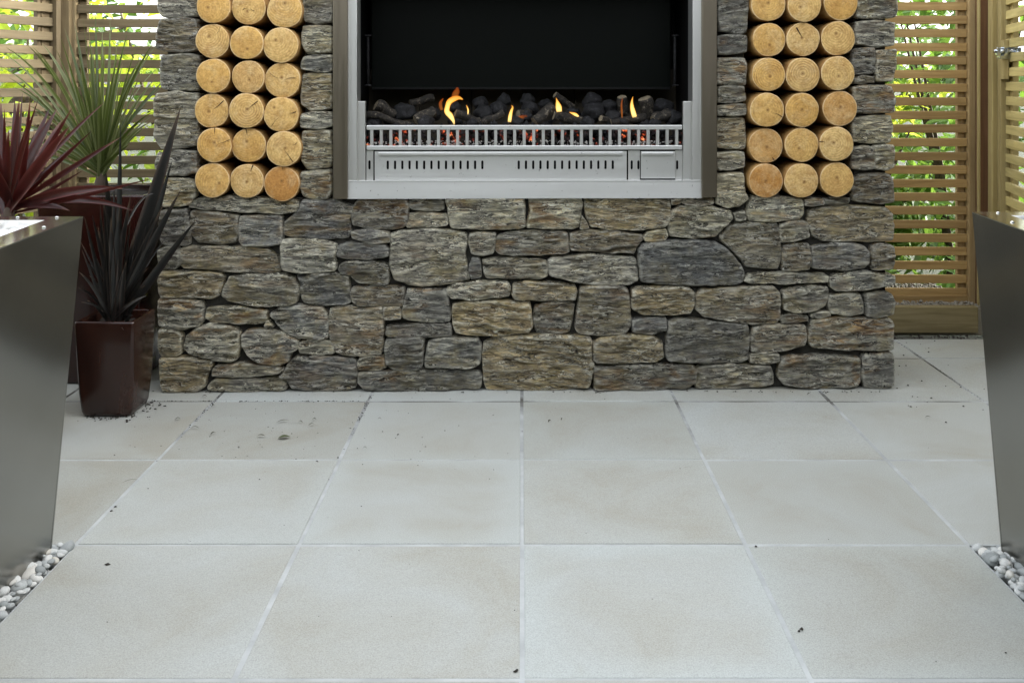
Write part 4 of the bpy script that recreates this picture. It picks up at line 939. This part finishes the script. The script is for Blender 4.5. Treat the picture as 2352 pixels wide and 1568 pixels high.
# ------------------------------------------------------------------ glazed pots and spiky plants
def pot(label, cx, cy, base, top, h, mat, soil_z, group=None):
    root = tag(empty('glazed_pot', (cx, cy, 0)), label, 'pot', group)
    def ring(s, z, rc):
        out = []
        for sx, sy in ((1, 1), (-1, 1), (-1, -1), (1, -1)):
            for k in range(4):
                a = math.atan2(sy, sx) - math.pi / 4 + math.pi / 2 * k / 3
                out.append(Vector((sx * (s / 2 - rc) + math.cos(a) * rc, sy * (s / 2 - rc) + math.sin(a) * rc, z)))
        return out
    wl_ = 0.018; L = lambda t: base + (top - base) * t
    prof = [ring(base - 0.03, 0.001, .02), ring(base - 0.008, .006, .022), ring(base, .02, .02)] + [ring(L(t) + 0.004 * math.sin(t * 3.1), h * t, .014) for t in (.25, .5, .75)] + [ring(top, h - .008, .012), ring(top - .004, h, .012), ring(top - 2 * wl_, h, .01), ring(top - 2 * wl_ - .004, h - .01, .01), ring(L(soil_z / h) - 2 * wl_ - .01, soil_z - .03, .01)]
    v = [q for r in prof for q in r]; f = []
    for i in range(len(prof) - 1):
        for k in range(16): f.append((i * 16 + k, i * 16 + (k + 1) % 16, (i + 1) * 16 + (k + 1) % 16, (i + 1) * 16 + k))
    f.append(tuple(15 - k for k in range(16))); m = (len(prof) - 1) * 16; f.append(tuple(m + k for k in range(16)))
    o = mesh_obj('pot_body', v, f, M[mat], root, True)
    bmx = o.modifiers.new('edges', 'BEVEL'); bmx.width = .002; bmx.segments = 1; bmx.limit_method = 'ANGLE'; bmx.angle_limit = R(50)
    n = 14; s_ = L(soil_z / h) - 2 * wl_ - .012; vv = []; ff = []
    for j in range(n + 1):
        for i in range(n + 1):
            x = (i / n - .5) * s_; y = (j / n - .5) * s_; vv.append((x, y, soil_z + noise.noise(Vector((x * 22, y * 22, cx))) * .012))
    for j in range(n):
        for i in range(n): a = j * (n + 1) + i; ff.append((a, a + 1, a + n + 2, a + n + 1))
    mesh_obj('soil', vv, ff, M['soil'], root, True)
    return root
pot('small square oxblood glazed pot standing at the stone wall foot', -1.5425, 3.768, .19, .222, .357, 'pot_small', .325, 'square glazed pots')
pot('large deep red square glazed pot behind the black-leaved plant', -1.752, 4.245, .335, .445, .782, 'pot_big', .755, 'square glazed pots')
pot('deep red glazed pot holding the red spiky plant', -1.83, 3.50, .28, .36, .72, 'pot_big', .69, 'square glazed pots')
def blade(parent, b, tip, width, sag, mat, rnd, nseg=12, face=None, curl=0.0):
    b, tip = Vector(b), Vector(tip); L = (tip - b).length
    mid = b.lerp(tip, .55) + Vector((0, 0, 1)) * sag * L + Vector((rnd.uniform(-.02, .02), rnd.uniform(-.03, .03), 0)) * L
    v = []; f = []; roll = rnd.uniform(-.7, .7) * (.3 if width > .03 else 1)
    for i in range(nseg + 1):
        t = i / nseg; p = b * (1 - t) ** 2 + mid * 2 * t * (1 - t) + tip * t * t
        d = ((mid - b) * (1 - t) + (tip - mid) * t).normalized()
        fc = Vector((0, -1, .25)); s_ = d.cross(fc)
        if s_.length < .15: s_ = d.cross(Vector((1, 0, 0)))
        s_.normalize(); u = s_.cross(d); rr = roll + curl * t; s2 = s_ * math.cos(rr) + u * math.sin(rr); u2 = s2.cross(d)
        ww = width * (.45 + .55 * min(1, t / .3)) * (1 - max(0, (t - .35) / .65) ** 1.7) / 2 + .0004
        v += [p - s2 * ww + u2 * ww * .35, p - u2 * ww * .1, p + s2 * ww + u2 * ww * .35]
    for i in range(nseg):
        a = i * 3; f += [(a, a + 1, a + 4, a + 3), (a + 1, a + 2, a + 5, a + 4)]
    pl = parent.location
    o = mesh_obj('leaf', [q - pl for q in v], f, mat, parent, True)
    a_ = o.data.attributes.new('along', 'FLOAT', 'POINT'); a_.data.foreach_set('value', [i // 3 / nseg for i in range(len(v))])
    a_ = o.data.attributes.new('across', 'FLOAT', 'POINT'); a_.data.foreach_set('value', [1.0 if i % 3 != 1 else 0.0 for i in range(len(v))])
    return o
# green sword-leaved plant
rnd = random.Random(21)
yb = Vector((-1.80, 4.24, .75)); gr = tag(empty('sword_leaf_plant', yb), 'green spiky sword-leaved plant growing in the large red pot', 'plant', 'spiky potted plants')
crown = at(233, 398, 4.24)
tr = MB(); tr.tube([(0, 0, -.02), (-.005, 0, .05), crown - yb], [.028, .024, .018], 10); tr.build('trunk', M['bark'], gr, True)
tips = [(0,152),(3,119),(14,110),(62,103),(74,107),(126,107),(138,83),(148,65),(169,41),(191,38),(219,34),(253,41),(293,76),(324,136),(355,97),(367,95),(365,174),(395,174),(376,198),(349,258),(349,280),(340,290),(105,326),(132,347),(11,280),(18,312),(18,326),(22,347),(30,200),(95,190),(115,230),(300,190),(330,210),(310,240),(270,130),(240,110),(205,120),(180,140),(160,160),(280,170),(90,260),(60,240),(372,150),(330,160),(205,75),(235,70),(270,90),(312,110),(100,150),(340,240),(310,300),(300,330),(140,300),(120,275),(200,180),(226,160),(250,180),(150,120)]
tips += [(rnd.uniform(20, 350), rnd.uniform(90, 330)) for _ in range(12)]
for (u, v) in tips:
    Y = 4.24 + rnd.uniform(-.30, .24)
    blade(gr, crown + Vector((rnd.uniform(-.015, .015), rnd.uniform(-.015, .015), rnd.uniform(-.03, .02))), at(u, v, Y), rnd.uniform(.010, .019), rnd.uniform(.05, .10) + (.10 if u < 120 or u > 320 else 0) if v > 60 else .01, M['leaf_green'], rnd)
# red sword-leaved plant
rnd = random.Random(22)
rb = Vector((-1.83, 3.50, .69)); rd = tag(empty('sword_leaf_plant', rb), 'dark red spiky sword-leaved plant rising behind the steel planter', 'plant', 'spiky potted plants')
crown = at(38, 478, 3.50); crown.x = -1.80
tr = MB(); tr.tube([(0, 0, -.02), (0, 0, .05), crown - rb], [.028, .024, .02], 10); tr.build('trunk', M['bark'], rd, True)
rt = [(2,233,.03),(34,226,.032),(45,226,.032),(52,214,.03),(69,231,.022),(88,228,.02),(114,248,.034),(131,250,.045),(143,275,.03),(166,248,.022),(239,236,.016),(211,301,.016),(276,316,.02),(349,410,.014),(-30,260,.03),(-60,300,.035),(-10,380,.05),(20,300,.03),(-90,380,.035),(-120,440,.035),(60,290,.03),(10,250,.028),(100,290,.03),(160,290,.05),(80,300,.03),(-70,240,.03),(178,330,.02),(190,392,.016)]
for (u, v, wd) in rt:
    Y = 3.50 + rnd.uniform(-.25, .2)
    blade(rd, crown + Vector((rnd.uniform(-.02, .02), rnd.uniform(-.02, .02), rnd.uniform(-.03, .02))), at(u, v, Y), wd, rnd.uniform(.0, .06), M['leaf_red'], rnd)
for (u, v, wd, sg) in ((283, 433, .034, .10), (303, 483, .03, .16), (160, 484, .03, .12)):
    blade(rd, crown, at(u, v, 3.42), wd, sg, M['leaf_red'], rnd, 14)
# black strap-leaved plant
rnd = random.Random(23)
bb = Vector((-1.5425, 3.768, .325)); bl = tag(empty('strap_leaf_plant', bb), 'black strap-leaved plant growing in the small oxblood pot', 'plant', 'spiky potted plants')
bt = [(415,247,.058),(277,288,.022),(415,437,.036),(448,508,.034),(345,519,.034),(243,393,.05),(236,443,.026),(186,557,.012),(188,574,.012),(182,625,.014),(179,660,.012),(186,694,.01),(205,633,.012),(212,494,.022),(282,520,.022),(334,655,.012),(284,758,.010),(306,724,.012),(365,505,.03),(330,470,.03),(300,450,.03),(262,430,.028),(225,520,.022),(310,540,.024),(350,560,.024),(240,560,.022),(205,560,.016),(290,600,.02),(320,600,.02),(220,610,.016),(255,500,.028),(275,470,.03),(300,500,.028),(335,520,.03),(375,470,.024),(395,370,.03),(318,585,.016),(342,615,.014),(200,690,.010),(196,600,.012),(385,540,.018),(230,470,.024),(262,560,.026),(283,570,.026)]
bt += [(rnd.uniform(190, 350), rnd.uniform(480, 690), rnd.uniform(.008, .02)) for _ in range(8)]
for (u, v, wd) in bt:
    fr = max(0, (v - 560) / 200); Y = 3.768 + rnd.uniform(-.10, .06) - .10 * fr
    b0 = bb + Vector((rnd.uniform(-.035, .035), rnd.uniform(-.03, .03), -.005))
    blade(bl, b0, at(u, v, Y), wd, rnd.uniform(-.02, .05) if v < 600 else rnd.uniform(.1, .25), M['leaf_black'], rnd, 12)
blade(bl, bb + Vector((.02, -.02, .3)), at(352, 445, 3.72), .016, .35, M['leaf_black'], rnd, 14)

# ------------------------------------------------------------------ steel planters
def planter(label, s, far_x, near_x, top_fx, top_nx, ytop, ztop):
    root = tag(empty('steel_planter', (s * 1.65, 2.2, -0.02)), label, 'planter', 'tapered steel planters'); o3 = Vector((s * 1.65, 2.2, -0.02))
    B = [Vector((s * far_x, 2.62, -.02)), Vector((s * 2.05, 2.62, -.02)), Vector((s * 2.05, 1.80, -.02)), Vector((s * near_x, 1.80, -.02))]
    T = [Vector((s * top_fx, ytop, ztop)), Vector((s * 2.11, ytop, ztop)), Vector((s * 2.11, 1.74, ztop)), Vector((s * top_nx, 1.74, ztop))]
    for i in range(4):
        j = (i + 1) % 4; n = 8; v = []; f = []
        nr = (B[j] - B[i]).cross(T[i] - B[i]).normalized(); c_ = sum((B + T), Vector()) / 8
        if nr.dot(B[i] - c_) < 0: nr = -nr
        for a in range(n + 1):
            for b_ in range(n + 1):
                p_ = B[i].lerp(B[j], a / n).lerp(T[i].lerp(T[j], a / n), b_ / n)
                p_ = p_ + nr * .0008 * noise.noise(p_ * 1.5) * (1 if 0 < a < n and 0 < b_ < n else 0)
                v.append(p_ - o3)
        for a in range(n):
            for b_ in range(n): k = a * (n + 1) + b_; f.append((k, k + n + 1, k + n + 2, k + 1))
        m = len(v); v += [q - nr * .006 for q in v]; f += [tuple(m + k for k in reversed(q)) for q in f]
        mesh_obj('side_panel', v, f, M['steel_pl'], root, True)
    cc = sum(T, Vector()) / 4; lw = .07; I = []
    for q in T: I.append(Vector((q.x + (lw if cc.x > q.x else -lw), q.y + (lw if cc.y > q.y else -lw), ztop)))
    for i in range(4):
        j = (i + 1) % 4; up = Vector((0, 0, .002)); dn = Vector((0, 0, -.022))
        P = [T[i] + up, T[j] + up, I[j] + up, I[i] + up, T[i] + Vector((0, 0, -.001)), T[j] + Vector((0, 0, -.001)), I[j] + dn, I[i] + dn]
        c_ = sum(P, Vector()) / 8; P = [q - o3 for q in P]
        lp = mesh_obj('rim_lip', P, [(0, 1, 2, 3), (7, 6, 5, 4), (0, 4, 5, 1), (2, 6, 7, 3)], M['steel_lip'], root)
        for t in ((.04, .16, .45, .8) if i in (0, 2, 3) else ()):   # small rivets
            e = (T[i].lerp(T[j], t)).lerp(I[i].lerp(I[j], t), .35) - o3 + Vector((0, 0, .0025))
            bm = bmesh.new(); bmesh.ops.create_uvsphere(bm, u_segments=8, v_segments=5, radius=.0055)
            for q in bm.verts: q.co = Vector((q.co.x, q.co.y, q.co.z * .6)) + e
            me = bpy.data.meshes.new('rivet'); bm.to_mesh(me); bm.free(); me.materials.append(M['steel_lip']); link('rivet', me, lp)
    return I
PEB = []
for k in range(8):
    bm = bmesh.new(); bmesh.ops.create_icosphere(bm, subdivisions=2, radius=1); so = Vector((k * 4.1, 2, 1)); sq = Vector((1, random.uniform(.62, .85), random.uniform(.38, .62)))
    for q in bm.verts:
        d_ = q.co.normalized(); q.co = Vector((d_.x * sq.x, d_.y * sq.y, d_.z * sq.z)) * (1 + .13 * noise.noise(d_ * 1.3 + so))
    for mt in ('pebble', 'pebble_white'):
        me = bpy.data.meshes.new('pebble'); bm.to_mesh(me); me.materials.append(M[mt]); me.polygons.foreach_set('use_smooth', [True] * len(me.polygons)); PEB.append(me)
    bm.free()
def strew(parent, spots, white, rnd):
    for (x, y, z, r) in spots:
        o = link('pebble', PEB[rnd.randrange(8) * 2 + (1 if white else 0)], parent, (x, y, z)); o.scale = (r, r, r)
        o.rotation_euler = (rnd.uniform(-.45, .45), rnd.uniform(-.45, .45), rnd.uniform(0, 6.28))
def packed(x0f, x1f, y0, y1, n, rr, rnd, gap=1.0):
    out = []; tries = 0
    while len(out) < n and tries < 60000:
        tries += 1; y = rnd.uniform(y0, y1); x = rnd.uniform(x0f(y), x1f(y)); r = rnd.uniform(*rr)
        if all((x - a) ** 2 + (y - b_) ** 2 > (gap * .78 * (r + c_)) ** 2 for a, b_, c_ in out): out.append((x, y, r))
    return out
for s, lab, fx, nx, tfx, tnx, yt, zt, word in ((-1, 'tapered brushed steel planter in front of the red spiky plant', 1.245, 1.33, 1.186, 1.105, 2.68, .8765, 'pot-side'),
                                   (1, 'tapered brushed steel planter in front of the slatted gate', 1.268, 1.35, 1.2165, 1.135, 2.68, .889, 'gate-side')):
    I = planter(lab, s, fx, nx, tfx, tnx, yt, zt); rnd = random.Random(31 + s)
    bed = mesh_obj('pebble_bed', [(s * 1.203, .9, -.045), (s * 2.38, .9, -.045), (s * 2.38, 2.658, -.045), (s * 1.203, 2.658, -.045)], [(0, 1, 2, 3) if s > 0 else (3, 2, 1, 0)], M['soil'])
    tag(bed, kind='structure')
    xo = lambda y: 1.212
    xi = lambda y: fx + (nx - fx) * (2.62 - y) / .82 + .01
    big = packed(xo, xi, 1.75, 2.645, 150, (.012, .027), rnd, .86); sm = packed(xo, xi, 1.75, 2.65, 220, (.008, .016), rnd, .9); en = packed(lambda y: 1.21, lambda y: 1.50, 2.618, 2.652, 16, (.012, .022), rnd, .9)
    base = packed(xo, xi, 1.75, 2.65, 150, (.014, .026), rnd, .8)
    strew(bed, [(s * x, y, -.028, r) for x, y, r in base], False, rnd)
    strew(bed, [(s * x, y, -.006 + r * .25, r) for x, y, r in big + en], False, rnd)
    strew(bed, [(s * x, y, .004 + r * .3, r) for x, y, r in sm[::2]], False, rnd)
    xs = sorted(abs(q.x) for q in I); zz = zt - .05
    P4 = [(s * (abs(I[3].x) - .02), 1.80, zz), (s * (abs(I[2].x) + .01), 1.80, zz), (s * (abs(I[1].x) + .01), yt - .066, zz), (s * (abs(I[0].x) - .02), yt - .066, zz)]
    top = mesh_obj('white_pebble_bed', P4, [(0, 1, 2, 3) if s > 0 else (3, 2, 1, 0)], M['pebble_white'])
    tag(top, f'round white pebbles filling the {"planter before the red spiky plant" if s < 0 else "planter before the gate"}', 'pebbles', 'pebble fillings of the steel planters')
    wp = packed(lambda y: abs(I[0].x) + .035 - (yt - .07 - y) * .09, lambda y: xs[-1], 1.85, yt - .095, 230, (.022, .045), rnd, .95)
    strew(top, [(s * x, y, zt - .034 + r * .2, r) for x, y, r in wp], True, rnd)

# ------------------------------------------------------------------ litter on the paving
def leaf_bit(label, u, v, L, W, rot, mat, cat='leaf'):
    Y = F * CAM_H / (v - V0); p_ = at(u, v, Y); p_.z = .003
    n = 8; vv = []; ff = []
    for i in range(n + 1):
        t = i / n; w_ = W * math.sin(math.pi * min(.97, max(.03, t)) ** .8) / 2; z = .006 * math.sin(t * 3.1) + .0012
        vv += [((t - .5) * L, -w_, z), ((t - .5) * L, 0, z + w_ * .3), ((t - .5) * L, w_, z)]
    for i in range(n): a = i * 3; ff += [(a, a + 3, a + 4, a + 1), (a + 1, a + 4, a + 5, a + 2)]
    o = mesh_obj('fallen_leaf', vv, ff, M[mat], None, True, p_, R(rot)); return tag(o, label, cat, 'fallen leaves on the paving')
leaf_bit('broad dull green fallen leaf on paving before the stone wall', 653, 1007, .042, .024, 12, 'litter_green')
for i, (u, v, L, W, r_) in enumerate([(650,970,.045,.007,20),(600,1004,.03,.009,-5),(490,998,.022,.008,50),(448,985,.03,.006,-8),(408,965,.02,.009,15),(722,966,.016,.008,0),(716,978,.024,.006,25),(690,972,.02,.006,-20),(470,913,.02,.01,5),(490,935,.016,.008,40),(1262,970,.018,.007,60),(2132,961,.022,.006,-15),(838,1032,.014,.005,0),(1858,908,.016,.008,10),(872,965,.014,.005,0),(300,1108,.05,.003,25),(1290,966,.014,.004,70)]):
    leaf_bit('small dry curled leaf scrap lying on the pale paving', u, v, L, W, r_, 'litter')
rnd = random.Random(77); mb = MB()
def crumb(x, y, r, z=.002):
    c = Vector((x, y, z)); vs_ = [c + Vector((rnd.uniform(.5, 1.3) * dx, rnd.uniform(.5, 1.3) * dy, rnd.uniform(.4, .9) * dz)) * r for dx, dy, dz in ((1, 0, 0), (-1, 0, 0), (0, 1, 0), (0, -1, 0), (0, 0, 1), (0, 0, -.3))]
    mb.add(vs_, [(0, 2, 4), (2, 1, 4), (1, 3, 4), (3, 0, 4), (2, 0, 5), (1, 2, 5), (3, 1, 5), (0, 3, 5)])
for u, v, r in ((247,1297,.0075),(1842,1446,.006),(1836,1450,.004),(1183,1543,.0065),(1188,1540,.004),(265,1165,.005),(256,1174,.006),(1736,1256,.005),(596,1102,.003),(776,1052,.004),(1498,1377,.002),(2310,1500,.003),(340,1123,.003),(2150,1520,.002)):
    Y = F * CAM_H / (v - V0); q = at(u, v, Y); crumb(q.x, q.y, r)
for _ in range(95):
    x = rnd.gauss(-.75, .5); y = rnd.uniform(3.15, 3.95); crumb(x, y, rnd.uniform(.0012, .0035))
for _ in range(70): crumb(rnd.uniform(1.35, 2.3), rnd.uniform(3.6, 4.78), rnd.uniform(.0025, .007))
for _ in range(60): crumb(rnd.uniform(-1.2, 2.3), rnd.uniform(2.1, 3.9), rnd.uniform(.001, .0025))
for kx in (-3, -2, -1, 3):
    for _ in range(60): crumb(kx * .6 + rnd.gauss(0, .004), 3.95 - abs(rnd.gauss(0, .22 if kx < 0 else .6)) if kx < 0 else rnd.uniform(3.7, 4.75), rnd.uniform(.0012, .0036), -.001)
for _ in range(70): crumb(rnd.uniform(-1.5, -.6), 3.864 + rnd.gauss(0, .003), rnd.uniform(.002, .004), 0)
for _ in range(90): crumb(rnd.uniform(-1.5, 1.5), 3.975 + rnd.gauss(0, .008), rnd.uniform(.0015, .005))
for _ in range(80):
    a = rnd.uniform(-2.6, .9); rr = .112 + abs(rnd.gauss(0, .022)) * (1.6 if a > -1 else .8); crumb(-1.5425 + math.cos(a) * rr * .95, 3.768 + math.sin(a) * rr * .9, rnd.uniform(.0025, .006))
for _ in range(200): crumb(rnd.uniform(1.4, 2.3), rnd.uniform(4.79, 4.9), rnd.uniform(.004, .012), -.01)
tag(mb.build('soil_crumbs', M['soil']), 'scattered soil crumbs and dirt specks on the paving', 'debris', kind='stuff')

# ------------------------------------------------------------------ the house whose shade covers the patio (beside the gate, added unseen to cast it)
hs_ = tag(empty('shade_house', (7.0, -1.4, -0.07)), 'unseen added house beside the patio', 'shade_house')
hm = G('painted_render'); hn = hm.noise(hm.obj((1, 1, 1), False), 3.0, 5); M['render'] = hm.pbr(hm.ramp(hn, [(0.3, (0.20, 0.18, 0.15)), (0.7, (0.27, 0.245, 0.2))]), 0.85)
M['tile_roof'] = G('roof_tiles').pbr((0.07, 0.06, 0.055), 0.8); M['pane'] = G('window_glass').pbr((0.02, 0.025, 0.03), 0.05)
MB().box(-2.6, 3.0, -6.6, 7.0, 0, 4.45).build('wall', M['render'], hs_)
MB().add([(-2.9, -7.0, 4.45), (3.4, -7.0, 4.45), (3.4, 7.05, 4.45), (-2.9, 7.05, 4.45), (0.2, -5.0, 5.2), (0.2, 5.0, 5.2)], [(3, 2, 1, 0), (0, 1, 4), (2, 3, 5), (1, 2, 5, 4), (3, 0, 4, 5)]).build('roof', M['tile_roof'], hs_)
for yy_ in (-4.5, -1.0, 2.6):
    for z_ in (1.0,):
        wn = MB().box(-2.66, -2.59, yy_ - .75, yy_ + .75, z_, z_ + 1.4, .01).build('window', M['post_g'], hs_); MB().box(-2.675, -2.655, yy_ - .67, yy_ + .67, z_ + .08, z_ + 1.32).build('pane', M['pane'], wn)

# ------------------------------------------------------------------ unseen hedges added to block horizon light behind the viewer and along the plant side
def hedge(label, x0, x1, y0, y1, h, seed):
    rnd = random.Random(seed); root = tag(empty('light_block_hedge', ((x0 + x1) / 2, (y0 + y1) / 2, -0.07)), label, 'hedge', 'added light-blocking hedges'); o3 = Vector(root.location)
    MB().box(x0 + .12, x1 - .12, y0 + .12, y1 - .12, -.07, h - .12).build('branch_mass', M['soil'], root, False, -o3)
    mb = MB()
    A = [(x1 - x0) * h, (x1 - x0) * h, (y1 - y0) * h, (y1 - y0) * h, (x1 - x0) * (y1 - y0)]
    for k, a in enumerate(A):
        for _ in range(int(a * 190)):
            x, y, z = rnd.uniform(x0, x1), rnd.uniform(y0, y1), rnd.uniform(0, h); j = rnd.gauss(0, .05)
            q = Vector(((x, y0 + j, z), (x, y1 + j, z), (x0 + j, y, z), (x1 + j, y, z), (x, y, h + j))[k]); L = rnd.uniform(.07, .13)
            d = Vector((rnd.gauss(0, 1), rnd.gauss(0, 1), rnd.gauss(-.2, .7))).normalized(); s_ = d.cross(Vector((rnd.gauss(0, .5), rnd.gauss(0, .5), 1))).normalized()
            mb.add([q, q + d * L * .5 + s_ * L * .28, q + d * L, q + d * L * .5 - s_ * L * .28], [(0, 1, 2, 3)])
    mb.build('foliage', M['leaf_mid'], root, False, -o3)
hedge('added unseen tall hedge blocking horizon light opposite the fireplace', -6.0, 4.2, -3.6, -2.7, 3.3, 91)
hedge('added unseen tall hedge blocking low light along the plant side of the patio', -5.4, -4.6, -2.6, 3.2, 2.4, 92)
